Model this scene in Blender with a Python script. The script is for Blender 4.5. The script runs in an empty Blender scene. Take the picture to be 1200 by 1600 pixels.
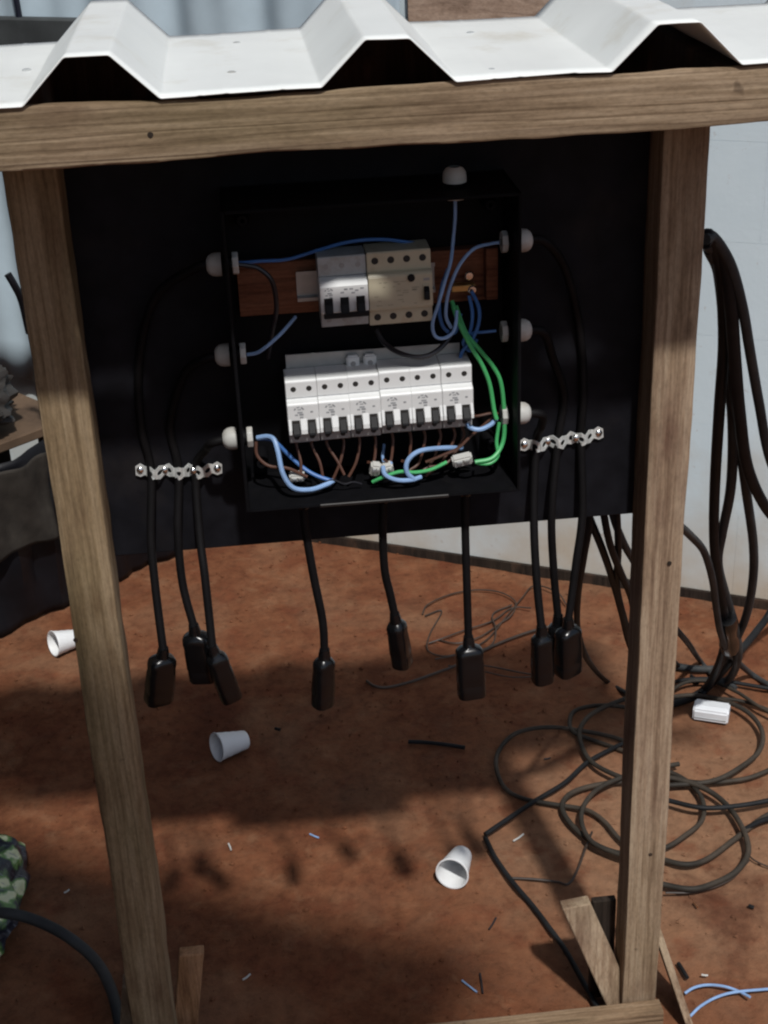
import bpy, bmesh, math, random
from mathutils import Vector, Matrix, noise
random.seed(7)
R = math.radians
scene = bpy.context.scene
col = scene.collection

# ------------------------------------------------------------------ camera
CAM = Vector((-0.133, -1.58, 1.6848))
F_PX, PITCH, YAW, ROLL = 2301.5, 0.4653, 0.0891, -0.0408
fw = Vector((math.sin(YAW)*math.cos(PITCH), math.cos(YAW)*math.cos(PITCH), -math.sin(PITCH)))
rt0 = Vector((math.cos(YAW), -math.sin(YAW), 0)); up0 = rt0.cross(fw)
rt = rt0*math.cos(ROLL) + up0*math.sin(ROLL)
up = up0*math.cos(ROLL) - rt0*math.sin(ROLL)
cam = bpy.data.cameras.new('camera'); camo = bpy.data.objects.new('camera', cam); col.objects.link(camo)
m = Matrix((rt, up, -fw)).transposed().to_4x4(); m.translation = CAM
camo.matrix_world = m
cam.sensor_fit = 'VERTICAL'; cam.sensor_height = 32.0; cam.lens = 32.0*F_PX/1600
cam.clip_start = 0.02; cam.clip_end = 300
scene.camera = camo

# ------------------------------------------------------------------ light
SUN_DIR = Vector((-0.09, 0.64, -1.0)).normalized()          # the way the light travels
ELEV = math.asin(-SUN_DIR.z)
world = bpy.data.worlds.new('World'); scene.world = world; world.use_nodes = True
nt = world.node_tree; nt.nodes.clear()
sky = nt.nodes.new('ShaderNodeTexSky'); sky.sky_type = 'NISHITA'; sky.sun_disc = False
sky.sun_elevation = ELEV; sky.dust_density = 2.0; sky.air_density = 0.9
sky.sun_rotation = math.atan2(-SUN_DIR.x, -SUN_DIR.y)
bg = nt.nodes.new('ShaderNodeBackground'); bg.inputs['Strength'].default_value = 0.095
wo = nt.nodes.new('ShaderNodeOutputWorld')
nt.links.new(sky.outputs[0], bg.inputs[0]); nt.links.new(bg.outputs[0], wo.inputs[0])
sl = bpy.data.lights.new('sun', 'SUN'); sl.energy = 3.3; sl.angle = R(2.2); sl.color = (1.0, 0.985, 0.955)
so = bpy.data.objects.new('sun', sl); col.objects.link(so)
so.rotation_euler = SUN_DIR.to_track_quat('-Z', 'Y').to_euler(); so.location = (0.5, -4, 6)

scene.view_settings.view_transform = 'Standard'; scene.view_settings.look = 'None'
scene.view_settings.exposure = -0.08; scene.view_settings.gamma = 1
scene.view_settings.use_curve_mapping = False
scene.cycles.filter_width = 2.2
scene.cycles.max_bounces = 4; scene.cycles.diffuse_bounces = 2; scene.cycles.glossy_bounces = 2; scene.cycles.transmission_bounces = 1
scene.cycles.caustics_reflective = False; scene.cycles.caustics_refractive = False

# ------------------------------------------------------------------ measuring helpers
def ray(u, v):
    return fw + rt*((u-600)/F_PX) - up*((v-800)/F_PX)
def W(u, v, Y=0.0):                                          # point at depth Y behind the posts' fronts
    d = ray(u, v); return CAM + d*((Y-CAM.y)/d.y)
def G(u, v, Z=0.0):                                          # point at height Z above the ground
    d = ray(u, v); return CAM + d*((Z-CAM.z)/d.z)

# ------------------------------------------------------------------ mesh helpers
class MB:
    def __init__(s): s.v = []; s.f = []
    def add(s, vs, fs):
        n = len(s.v); s.v += [Vector(q) for q in vs]; s.f += [tuple(i+n for i in f) for f in fs]; return s
    def box(s, lo, hi):
        x0, y0, z0 = lo; x1, y1, z1 = hi
        return s.add([(x0,y0,z0),(x1,y0,z0),(x1,y1,z0),(x0,y1,z0),(x0,y0,z1),(x1,y0,z1),(x1,y1,z1),(x0,y1,z1)],
                     [(0,3,2,1),(4,5,6,7),(0,1,5,4),(1,2,6,5),(2,3,7,6),(3,0,4,7)])
    def prism(s, poly, x0, x1):                              # poly in (y,z), pushed along x
        n = len(poly); vs = [(x0,y,z) for y,z in poly]+[(x1,y,z) for y,z in poly]
        fs = [tuple(range(n-1,-1,-1)), tuple(range(n,2*n))]+[(i,(i+1)%n,n+(i+1)%n,n+i) for i in range(n)]
        return s.add(vs, fs)
    def tube(s, pts, r, sides=10, cap=True, rfun=None):
        pts = [Vector(p) for p in pts]; n = len(pts)
        t0 = (pts[1]-pts[0]).normalized()
        a = t0.orthogonal().normalized(); rings = []
        for i, p in enumerate(pts):
            t = (pts[min(i+1,n-1)]-pts[max(i-1,0)])
            t = t.normalized() if t.length > 1e-9 else t0
            a = (a - t*a.dot(t)); a = a.normalized() if a.length > 1e-6 else t.orthogonal().normalized()
            b = t.cross(a); rr = rfun(i/(n-1))*r if rfun else r
            rings.append([p+(a*math.cos(2*math.pi*k/sides)+b*math.sin(2*math.pi*k/sides))*rr for k in range(sides)])
        vs = [q for rg in rings for q in rg]
        fs = [(i*sides+k, i*sides+(k+1)%sides, (i+1)*sides+(k+1)%sides, (i+1)*sides+k) for i in range(n-1) for k in range(sides)]
        if cap: fs += [tuple(range(sides-1,-1,-1)), tuple(range((n-1)*sides, n*sides))]
        return s.add(vs, fs)
    def lathe(s, prof, axis_o, axis_d, sides=20, closed=False):   # prof: (distance along axis, radius)
        d = Vector(axis_d).normalized(); a = d.orthogonal().normalized(); b = d.cross(a); o = Vector(axis_o)
        vs = [o+d*h+(a*math.cos(2*math.pi*k/sides)+b*math.sin(2*math.pi*k/sides))*r for h, r in prof for k in range(sides)]
        n = len(prof)
        fs = [(i*sides+k, i*sides+(k+1)%sides, (i+1)*sides+(k+1)%sides, (i+1)*sides+k) for i in range(n-1) for k in range(sides)]
        if closed: fs += [tuple(range(sides-1,-1,-1)), tuple(range((n-1)*sides, n*sides))]
        return s.add(vs, fs)
    def build(s, name, mat, parent=None, origin=None, smooth=False, bevel=0.0, seg=2, angle=35):
        if parent is not None: o0 = Vector(parent['_o'])
        elif origin is not None: o0 = Vector(origin)
        else:
            xs = [q.x for q in s.v]; ys = [q.y for q in s.v]; zs = [q.z for q in s.v]
            o0 = Vector(((min(xs)+max(xs))/2, (min(ys)+max(ys))/2, min(zs)))
        me = bpy.data.meshes.new(name); me.from_pydata([tuple(q-o0) for q in s.v], [], s.f); me.update()
        bm = bmesh.new(); bm.from_mesh(me); bmesh.ops.recalc_face_normals(bm, faces=bm.faces)
        if bevel:
            es = [e for e in bm.edges if len(e.link_faces) == 2 and e.calc_face_angle(0) > R(angle)]
            bmesh.ops.bevel(bm, geom=es, offset=bevel, segments=seg, affect='EDGES', clamp_overlap=True)
        bm.to_mesh(me); bm.free()
        if smooth:
            me.polygons.foreach_set('use_smooth', [True]*len(me.polygons))
            try: me.set_sharp_from_angle(angle=R(40))
            except Exception: pass
        me.materials.append(mat)
        o = bpy.data.objects.new(name, me); col.objects.link(o)
        if parent is not None: o.parent = parent; o['_o'] = tuple(o0)
        else: o.location = o0; o['_o'] = tuple(o0)
        return o

def spline(ctrl, step=6):                                    # Catmull-Rom through the control points
    P = [Vector(p) for p in ctrl]
    P = [P[0]*2-P[1]] + P + [P[-1]*2-P[-2]]
    out = []
    for i in range(1, len(P)-2):
        p0, p1, p2, p3 = P[i-1:i+3]
        for k in range(step):
            t = k/step
            out.append(0.5*((2*p1)+(p2-p0)*t+(2*p0-5*p1+4*p2-p3)*t*t+(3*p1-p0-3*p2+p3)*t**3))
    out.append(P[-2]); return out

def tag(o, label=None, cat=None, group=None, kind=None):
    if label: o['label'] = label
    if cat: o['category'] = cat
    if group: o['group'] = group
    if kind: o['kind'] = kind
    return o
def empty(name, loc=(0,0,0)):
    o = bpy.data.objects.new(name, None); col.objects.link(o); o.location = loc; o['_o'] = tuple(loc)
    o.empty_display_size = 0.05; return o
def copy_tree(o, parent=None):
    c = o.copy(); col.objects.link(c); c.parent = parent
    for ch in list(o.children): copy_tree(ch, c)
    return c

# ------------------------------------------------------------------ materials
def newmat(name):
    m = bpy.data.materials.new(name); m.use_nodes = True
    t = m.node_tree; b = t.nodes['Principled BSDF']; return m, t, b
def node(t, typ, **kw):
    n = t.nodes.new(typ)
    for k, v in kw.items():
        if k in n.inputs: n.inputs[k].default_value = v
        else: setattr(n, k, v)
    return n
def ramp(t, fac, stops):
    r = t.nodes.new('ShaderNodeValToRGB'); e = r.color_ramp.elements
    while len(e) > 1: e.remove(e[-1])
    e[0].position, e[0].color = stops[0][0], (*stops[0][1], 1)
    for p, c in stops[1:]:
        q = e.new(p); q.color = (*c, 1)
    t.links.new(fac, r.inputs['Fac']); return r.outputs['Color']
def mixc(t, fac, a, b, mode='MIX'):
    n = t.nodes.new('ShaderNodeMix'); n.data_type = 'RGBA'; n.blend_type = mode
    for sock, val in ((n.inputs[0], fac), (n.inputs[6], a), (n.inputs[7], b)):
        if hasattr(val, 'is_linked'): t.links.new(val, sock)
        elif isinstance(val, (int, float)): sock.default_value = val
        else: sock.default_value = (*val, 1)
    return n.outputs[2]
def coords(t, scale=(1,1,1), which='Object', loc=(0,0,0)):
    c = t.nodes.new('ShaderNodeTexCoord'); mp = t.nodes.new('ShaderNodeMapping')
    mp.inputs['Scale'].default_value = scale; mp.inputs['Location'].default_value = loc
    t.links.new(c.outputs[which], mp.inputs['Vector']); return mp.outputs[0]
def noi(t, vec, scale=5, detail=4, rough=0.55, dist=0.0):
    n = node(t, 'ShaderNodeTexNoise', Scale=scale, Detail=detail, Roughness=rough, Distortion=dist)
    t.links.new(vec, n.inputs['Vector']); return n.outputs['Fac']
def bump(t, b, h, strength=0.3, dist=0.002, normal=None):
    n = t.nodes.new('ShaderNodeBump'); n.inputs['Strength'].default_value = strength; n.inputs['Distance'].default_value = dist
    t.links.new(h, n.inputs['Height'])
    if normal: t.links.new(normal, n.inputs['Normal'])
    t.links.new(n.outputs[0], b.inputs['Normal']); return n.outputs[0]

def plain(name, c, rough=0.5, metal=0.0, var=0.18, scale=40, bmp=0.1, spec=0.5, dirt=None, dscale=9, dlo=.52, dhi=.72):
    m, t, b = newmat(name); v = coords(t)
    n = noi(t, v, scale, 5)
    out = ramp(t, n, [(0.3, tuple(x*(1-var) for x in c)), (0.7, tuple(min(1, x*(1+var)) for x in c))])
    if dirt:
        n2 = noi(t, v, dscale, 6, 0.65)
        f = ramp(t, n2, [(dlo, (0,0,0)), (dhi, (1,1,1))])
        out = mixc(t, f, out, dirt)
    t.links.new(out, b.inputs['Base Color'])
    b.inputs['Roughness'].default_value = rough; b.inputs['Metallic'].default_value = metal
    b.inputs['Specular IOR Level'].default_value = spec
    if bmp: bump(t, b, n, bmp, 0.001)
    return m

def wood(name, axis, dark, mid, light, seed=0.0, green=0.25, stain=(0.10,0.055,0.035), fine=1.0, stain_lo=.56):
    m, t, b = newmat(name)
    sc = [1, 1, 1]; sc[axis] = 0.045
    v = coords(t, tuple(sc), loc=(seed, seed*1.3, seed*0.7))
    big = noi(t, v, 34*fine, 3, 0.55, 0.6)
    fin = noi(t, v, 210*fine, 2, 0.6)
    g = mixc(t, 0.45, big, fin)
    c = ramp(t, g, [(0.34, dark), (0.47, mid), (0.60, light), (0.72, mid)])
    lines = node(t, 'ShaderNodeTexWave', Scale=26*fine, Distortion=9.0, Detail=3.0); lines.bands_direction = 'XYZ'[(axis+1) % 3 if axis == 2 else 2]
    t.links.new(v, lines.inputs['Vector'])
    lm = ramp(t, lines.outputs['Fac'], [(0.0, (0,0,0)), (0.28, (1,1,1))])
    c = mixc(t, 0.22, c, mixc(t, lm, dark, c), 'MIX')
    v2 = coords(t, (1,1,1), loc=(seed*2, 3, 1)); sc2 = [1,1,1]; sc2[axis] = 0.35
    v3 = coords(t, tuple(sc2), loc=(seed, 7, 2))
    bl = noi(t, v3, 13, 3, 0.6)
    c = mixc(t, ramp(t, bl, [(stain_lo, (0,0,0)), (stain_lo+.16, (0.75,0.75,0.75))]), c, stain)
    gr = noi(t, v3, 6, 2, 0.6)
    c = mixc(t, ramp(t, gr, [(0.5, (0,0,0)), (0.7, (green,green,green))]), c, (0.14, 0.13, 0.055))
    sp = noi(t, v2, 45, 2, 0.5)
    c = mixc(t, ramp(t, sp, [(0.74, (0,0,0)), (0.80, (0.6,0.6,0.6))]), c, (0.07, 0.045, 0.03))
    kn = node(t, 'ShaderNodeTexVoronoi', Scale=4.5); kn.feature = 'F1'
    sck = [1.6,1.6,1.6]; sck[axis] = 0.7
    t.links.new(coords(t, tuple(sck), loc=(seed*3, 0.3, .2)), kn.inputs['Vector'])
    c = mixc(t, ramp(t, kn.outputs['Distance'], [(0.03, (0.9,0.9,0.9)), (0.075, (0,0,0))]), c, (0.045, 0.024, 0.014))
    spk = noi(t, v3, 320, 3, 0.7)
    c = mixc(t, 0.5, c, ramp(t, spk, [(0.28, (0.55,0.53,0.50)), (0.52, (1.0,1.0,1.0)), (0.74, (1.3,1.28,1.25))]), 'MULTIPLY')
    t.links.new(c, b.inputs['Base Color'])
    b.inputs['Roughness'].default_value = 0.85; b.inputs['Specular IOR Level'].default_value = 0.25
    h = mixc(t, 0.5, g, lm)
    bump(t, b, h, 0.45, 0.0013)
    return m

M = {}
M['beam'] = wood('weathered_beam', 0, (0.135,0.090,0.053), (0.25,0.178,0.112), (0.36,0.27,0.18), 1.7, 0.3, (0.14,0.09,0.055))
M['post'] = wood('weathered_post', 2, (0.125,0.083,0.046), (0.235,0.165,0.092), (0.33,0.245,0.15), 4.1, 0.5, (0.115,0.060,0.030), stain_lo=.50)
M['post2'] = wood('weathered_post_reddish', 2, (0.16,0.100,0.063), (0.30,0.21,0.138), (0.41,0.31,0.215), 9.3, 0.2, (0.13,0.07,0.048), stain_lo=.52)
M['scrap'] = wood('scrap_wood', 2, (0.16,0.075,0.035), (0.30,0.155,0.075), (0.40,0.22,0.12), 2.2, 0.1)
M['scrapx'] = wood('skid_wood', 0, (0.11,0.07,0.04), (0.22,0.145,0.085), (0.31,0.22,0.14), 6.2, 0.4)
M['darkwood'] = wood('dark_wood', 2, (0.012,0.008,0.006), (0.022,0.015,0.011), (0.035,0.024,0.018), 5.2, 0.05)
M['redwood'] = wood('reddish_backing_wood', 0, (0.06,0.022,0.012), (0.15,0.055,0.028), (0.22,0.09,0.048), 3.2, 0.05)
M['tanwood'] = wood('tan_plywood', 0, (0.26,0.18,0.13), (0.38,0.27,0.20), (0.46,0.34,0.26), 8.2, 0.0, (0.30,0.2,0.15), 0.4)
M['sheet'] = plain('cream_painted_metal', (0.80,0.82,0.79), 0.40, 0.0, 0.03, 14, 0.05, 0.4, (0.60,0.57,0.48), 9, .55, .85)
M['board'] = plain('black_painted_board', (0.0085,0.0085,0.011), 0.6, 0, 0.35, 30, 0.25, 0.12, (0.024,0.020,0.019), 7, .54, .85)
M['box'] = plain('black_box_plastic', (0.005,0.005,0.006), 0.6, 0, 0.2, 60, 0.12, 0.10, (0.010,0.009,0.009), 16, .58, .8)
M['boxrim'] = plain('worn_box_rim', (0.016,0.014,0.013), 0.5, 0, 0.4, 90, 0.2, 0.4)
M['rubber'] = plain('black_rubber_cable', (0.012,0.0125,0.0135), 0.55, 0, 0.3, 25, 0.06, 0.18, (0.026,0.027,0.028), 8, .54, .8)
M['lead'] = plain('matt_black_lead', (0.006,0.0055,0.006), 0.6, 0, 0.3, 25, 0.06, 0.15)
M['coil'] = plain('soil_dusted_cable', (0.034,0.029,0.023), 0.6, 0, 0.35, 18, 0.08, 0.2, (0.095,0.070,0.050), 7, .48, .80)
M['dusty'] = plain('dusty_cable_sheath', (0.034,0.037,0.039), 0.6, 0, 0.35, 18, 0.08, 0.2, (0.080,0.075,0.068), 7, .48, .80)
M['plug'] = plain('black_socket_plastic', (0.004,0.004,0.0045), 0.24, 0, 0.2, 50, 0.10, 0.45)
M['gland'] = plain('white_gland_plastic', (0.52,0.52,0.49), 0.5, 0, 0.06, 30, 0.04, 0.4, (0.36,0.32,0.27), 20)
M['white'] = plain('white_breaker_plastic', (0.72,0.73,0.72), 0.38, 0, 0.04, 25, 0.03, 0.45, (0.55,0.5,0.43), 16, .6, .9)
M['greyp'] = plain('grey_breaker_plastic', (0.40,0.42,0.42), 0.45, 0, 0.08, 25, 0.04, 0.45, (0.28,0.25,0.21), 30)
M['beige'] = plain('yellowed_breaker_plastic', (0.52,0.47,0.34), 0.42, 0, 0.08, 30, 0.04, 0.45, (0.38,0.24,0.13), 26, .57, .8)
M['termg'] = plain('grey_terminal', (0.32,0.315,0.305), 0.5, 0, 0.12, 40, 0.05, 0.4)
M['black'] = plain('black_toggle', (0.008,0.008,0.009), 0.55, 0, 0.15, 40, 0.03, 0.2)
M['hole'] = plain('dark_terminal_hole', (0.02,0.018,0.016), 0.7, 0, 0.2, 60, 0)
M['print'] = plain('grey_print', (0.30,0.31,0.32), 0.6, 0, 0.35, 300, 0)
M['rail'] = plain('galvanised_rail', (0.42,0.43,0.42), 0.42, 0.55, 0.10, 60, 0.05)
M['steel'] = plain('bright_zinc_strap', (0.70,0.72,0.70), 0.42, 0.35, 0.15, 120, 0.2)
M['chrome'] = plain('bright_screw', (0.8,0.8,0.78), 0.2, 1.0, 0.05, 60, 0.02)
M['brass'] = plain('brass_bar', (0.55,0.36,0.14), 0.4, 0.8, 0.15, 60, 0.05)
M['blue'] = plain('blue_wire', (0.055,0.16,0.42), 0.42, 0, 0.12, 40, 0.02)
M['pblue'] = plain('pale_blue_wire', (0.24,0.38,0.62), 0.42, 0, 0.12, 40, 0.02)
M['green'] = plain('green_wire', (0.07,0.42,0.14), 0.42, 0, 0.12, 40, 0.02)
M['brown'] = plain('brown_wire', (0.085,0.036,0.022), 0.45, 0, 0.2, 40, 0.02)
M['blackw'] = plain('black_wire', (0.014,0.013,0.016), 0.4, 0, 0.2, 40, 0.02)
M['copper'] = plain('bare_copper', (0.50,0.24,0.12), 0.35, 0.9, 0.2, 80, 0.05)
M['thinw'] = plain('thin_brown_wire', (0.042,0.027,0.019), 0.55, 0, 0.3, 20, 0.02)
M['cup'] = plain('white_cup_plastic', (0.78,0.79,0.79), 0.42, 0, 0.03, 20, 0.02, 0.45, (0.62,0.55,0.48), 22, .60, .9)
M['block'] = plain('white_block_plastic', (0.74,0.76,0.78), 0.4, 0, 0.04, 20, 0.03, 0.45, (0.6,0.52,0.45), 14, .6, .9)
M['tarp'] = plain('black_tarp', (0.006,0.006,0.008), 0.42, 0, 0.3, 20, 0.1, 0.25)
M['sack'] = plain('grey_brown_sack', (0.036,0.031,0.026), 0.8, 0, 0.3, 30, 0.3, 0.2, (0.018,0.016,0.014), 7)
M['greyplastic'] = plain('grey_plastic_film', (0.040,0.036,0.033), 0.5, 0, 0.3, 12, 0.2, 0.3)
M['navy'] = plain('dark_navy_film', (0.012,0.014,0.024), 0.4, 0, 0.3, 12, 0.2, 0.4)
M['cardboard'] = plain('tan_cardboard', (0.115,0.075,0.048), 0.8, 0, 0.2, 14, 0.1, 0.2, (0.06,0.038,0.025), 6)
M['curtain'] = plain('pale_blue_cloth', (0.46,0.56,0.62), 0.8, 0, 0.08, 9, 0.1, 0.2)
M['dgrey'] = plain('dark_grey_timber', (0.05,0.055,0.056), 0.7, 0, 0.3, 12, 0.2, 0.3)

# painted wall: white with brown splash near the ground
def wall_mat():
    m, t, b = newmat('white_limewash'); v = coords(t, which='Object')
    geo = t.nodes.new('ShaderNodeNewGeometry'); sx = t.nodes.new('ShaderNodeSeparateXYZ')
    t.links.new(geo.outputs['Position'], sx.inputs[0])
    gv = t.nodes.new('ShaderNodeMapping'); t.links.new(geo.outputs['Position'], gv.inputs['Vector'])
    n = noi(t, gv.outputs[0], 3.5, 6, 0.6); n2 = noi(t, gv.outputs[0], 5, 4, 0.55)
    c = ramp(t, n, [(0.3, (0.59,0.69,0.735)), (0.7, (0.66,0.755,0.795))])
    # splashed soil: strongest at the foot, broken up by noise
    a = node(t, 'ShaderNodeMapRange'); t.links.new(sx.outputs['Z'], a.inputs['Value'])
    a.inputs['From Min'].default_value = 0.0; a.inputs['From Max'].default_value = 0.50
    a.inputs['To Min'].default_value = 0.36; a.inputs['To Max'].default_value = -0.16
    s = node(t, 'ShaderNodeMath', operation='ADD'); t.links.new(a.outputs[0], s.inputs[0]); t.links.new(n2, s.inputs[1])
    f = ramp(t, s.outputs[0], [(0.48, (0,0,0)), (0.95, (0.8,0.8,0.8))])
    c = mixc(t, f, c, (0.46,0.36,0.24))
    sp = noi(t, gv.outputs[0], 60, 3)
    c = mixc(t, ramp(t, sp, [(0.66, (0,0,0)), (0.76, (0.35,0.35,0.35))]), c, (0.35,0.26,0.2))
    t.links.new(c, b.inputs['Base Color']); b.inputs['Roughness'].default_value = 0.8
    b.inputs['Specular IOR Level'].default_value = 0.2
    bump(t, b, noi(t, gv.outputs[0], 90, 5), 0.2, 0.002); return m
M['wall'] = wall_mat()

def ground_mat():
    m, t, b = newmat('red_laterite_soil'); v = coords(t)
    n1 = noi(t, v, 2.3, 3, 0.6, 0.4); n2 = noi(t, v, 9, 5, 0.65, 0.3); n3 = noi(t, v, 48, 4, 0.7)
    c = ramp(t, n2, [(0.28, (0.105,0.036,0.018)), (0.42, (0.145,0.053,0.025)), (0.55, (0.180,0.071,0.034)), (0.66, (0.215,0.097,0.050)), (0.78, (0.25,0.130,0.073))])
    dust = ramp(t, n1, [(0.50, (0,0,0)), (0.68, (0.8,0.8,0.8))])
    c = mixc(t, dust, c, (0.22,0.122,0.070))
    vd = t.nodes.new('ShaderNodeVectorMath'); vd.operation = 'DISTANCE'; vd.inputs[1].default_value = (0.56, 0.42, 0)  # lit strip of ground by the right post, put into the soil colour
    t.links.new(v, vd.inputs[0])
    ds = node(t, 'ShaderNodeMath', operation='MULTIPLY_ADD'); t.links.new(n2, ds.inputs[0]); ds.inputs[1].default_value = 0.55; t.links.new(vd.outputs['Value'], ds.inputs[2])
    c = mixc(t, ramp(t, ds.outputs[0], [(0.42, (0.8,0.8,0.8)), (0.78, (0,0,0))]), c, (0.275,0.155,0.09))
    red = ramp(t, noi(t, coords(t, loc=(1.7,5.2,0)), 14, 4, 0.6), [(0.52, (0,0,0)), (0.66, (0.6,0.6,0.6))])
    c = mixc(t, red, c, (0.150,0.048,0.023))
    tan = ramp(t, noi(t, coords(t, loc=(8.7,2.2,0)), 17, 5, 0.65), [(0.55, (0,0,0)), (0.70, (0.55,0.55,0.55))])
    c = mixc(t, tan, c, (0.225,0.115,0.062))
    dark_mottle = ramp(t, noi(t, coords(t, loc=(4.1,1.2,0)), 3.1, 5, 0.62, 0.5), [(0.55, (0,0,0)), (0.70, (0.7,0.7,0.7))])  # broad darker mottling, spread at random by noise
    c = mixc(t, dark_mottle, c, (0.085,0.027,0.014))
    c = mixc(t, 0.55, c, ramp(t, n3, [(0.25, (0.35,0.33,0.32)), (0.5, (0.9,0.9,0.9)), (0.75, (1.25,1.2,1.15))]), 'MULTIPLY')
    sp = noi(t, v, 130, 3, 0.5)
    c = mixc(t, ramp(t, sp, [(0.70, (0,0,0)), (0.78, (0.6,0.6,0.6))]), c, (0.04,0.018,0.010))
    t.links.new(c, b.inputs['Base Color']); b.inputs['Roughness'].default_value = 0.9
    b.inputs['Specular IOR Level'].default_value = 0.15
    h = mixc(t, 0.5, n2, n3); nb = bump(t, b, h, 0.85, 0.008)
    bump(t, b, noi(t, v, 260, 4, 0.7), 0.35, 0.0015, nb)
    return m
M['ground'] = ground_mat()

# ================================================================== SETTING
# ground: one sheet to the horizon, finely gridded and slightly uneven near the stand
def gz(x, y):
    return (noise.noise(Vector((x*3.1, y*3.1, 0)))*0.006 + noise.noise(Vector((x*11, y*11, 3)))*0.0034 + noise.noise(Vector((x*37, y*37, 7)))*0.0016)
def axis(lo, hi, d):
    far = [60, 25, 11, 6, 4]
    a = [lo-f for f in far]; n = int((hi-lo)/d)
    return a + [lo+i*d for i in range(n+1)] + [hi+f for f in reversed(far)]
gx, gy = axis(-1.6, 1.6, 0.011), axis(-0.5, 2.6, 0.011)
mb = MB(); nx = len(gx)
vs = []
for y in gy:
    for x in gx:
        inside = -1.6 <= x <= 1.61 and -0.5 <= y <= 2.61
        vs.append((x, y, gz(x, y)-0.002 if inside else -0.004))
mb.add(vs, [(j*nx+i, j*nx+i+1, (j+1)*nx+i+1, (j+1)*nx+i) for j in range(len(gy)-1) for i in range(nx-1)])
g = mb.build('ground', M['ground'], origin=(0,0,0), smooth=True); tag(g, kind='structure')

# back wall of painted blocks, running obliquely away to the left
WD = Vector((0.889, -0.458, 0)).normalized(); WN = Vector((-WD.y, WD.x, 0)); WN = -WN if WN.y > 0 else WN   # WN faces the camera
W0 = Vector((-0.007, 1.631, 0))
def wp(s, d, z): return W0 + WD*s + WN*d + Vector((0,0,z))
def wbox(mb, s0, s1, d0, d1, z0, z1):
    P = [wp(s,d,z) for z in (z0,z1) for (s,d) in ((s0,d0),(s1,d0),(s1,d1),(s0,d1))]
    return mb.add(P, [(0,3,2,1),(4,5,6,7),(0,1,5,4),(1,2,6,5),(2,3,7,6),(3,0,4,7)])
wall = empty('back_wall', wp(0,0,0))
tag(wall, 'white painted block wall with soil splashes behind the wooden stand', 'wall')
wbox(MB(), -2.6, 2.2, -0.16, -0.0025, -0.02, 2.45).build('mortar', M['wall'], wall)
bw, bh = 0.40, 0.20
base_block = None
for r_ in range(12):
    for k in range(13):
        s0 = -2.6 + k*bw - (bw/2 if r_ % 2 else 0); s1 = s0+bw-0.0005
        s0 = max(s0, -2.6); s1 = min(s1, 2.2)
        if s1-s0 < 0.05: continue
        z0 = 0.022 + r_*bh
        jd = -0.0019+random.uniform(-0.0002, 0.0002)
        wbox(MB(), s0, s1, -0.006, jd, z0, min(z0+bh-0.0005, 2.44)).build('block', M['wall'], wall, bevel=0.0001, seg=1)
wbox(MB(), -2.6, 2.2, -0.004, 0.0055, -0.01, 0.021).build('base_strip', M['darkwood'], wall)

# pale cloth hanging in front of the wall, to the left
mb = MB(); n = 220; zs = [0.35+i*0.1 for i in range(21)]
vs = []
for z in zs:
    for i in range(n+1):
        s = -2.0 + (2.27)*i/n
        f = 0.040 + 0.012*math.sin(s*27+1.2*math.sin(s*5)) + 0.006*math.sin(s*61+z*1.1) + 0.004*noise.noise(Vector((s*9, z*2, 0)))
        vs.append(wp(s, f, z + 0.01*math.sin(s*13)))
mb.add(vs, [(j*(n+1)+i, j*(n+1)+i+1, (j+1)*(n+1)+i+1, (j+1)*(n+1)+i) for j in range(len(zs)-1) for i in range(n)])
o = mb.build('curtain', M['curtain'], smooth=True)
md = o.modifiers.new('thickness', 'SOLIDIFY'); md.thickness = 0.0015
tag(o, 'pale blue cloth hanging in folds behind the roof sheet', 'curtain')
o = wbox(MB(), 0.275, 0.625, 0.004, 0.018, 0.62, 2.0).build('plywood_panel', M['tanwood'], bevel=0.002, seg=1)
tag(o, 'tan plywood panel against the white wall behind the roof sheet', 'panel')
# dark rail at upper left and a dark blue cord above it
o = wbox(MB(), -1.5, -0.432, 0.070, 0.10, 1.178, 1.238).build('timber_rail', M['dgrey'], bevel=0.004, seg=1)
tag(o, 'dark grey timber rail across the pale cloth at the upper left', 'rail')
o = MB().tube(spline([wp(-0.60, 0.09, 2.1), wp(-0.605, 0.09, 1.5), wp(-0.60, 0.085, 1.237)]), 0.007, 8).build('cord', M['navy'], smooth=True)
tag(o, 'dark blue cord hanging down to the dark timber rail', 'cord')

# unseen roof added to shade the left ground, parallel to the back wall
can = empty('sun_blocker_roof', (-1.2, -2.6, 0))
tag(can, 'unseen corrugated roof on timber posts behind the viewer, added to block the sun', 'roof')
CC = Vector((0.42, -1.62, 2.8)); U_, V_ = -WD, WN
mb = MB(); n = 160; L = 3.4; D = 2.6; vs = []
for j in (0, 1):
    for i in range(n+1):
        q = CC + U_*(L*i/n) + V_*(D*j); vs.append((q.x, q.y, 2.8 + 0.18*j + 0.018*math.sin(i*1.25)))
mb.add(vs, [(i, i+1, n+2+i, n+1+i) for i in range(n)])
o = mb.build('roof_sheet', M['dgrey'], can, smooth=True)  # sheet of the added sun blocker
o.modifiers.new('thickness', 'SOLIDIFY').thickness = 0.002
for i, (a, b_) in enumerate(((0.5, 0.5), (3.2, 0.15), (0.5, 2.4), (3.2, 2.4))):
    q = CC + U_*a + V_*b_
    MB().box((q.x-.04, q.y-.04, -.02), (q.x+.04, q.y+.04, 2.79+.06*b_)).build('post', M['post'], can)  # post of the added sun blocker

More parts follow.
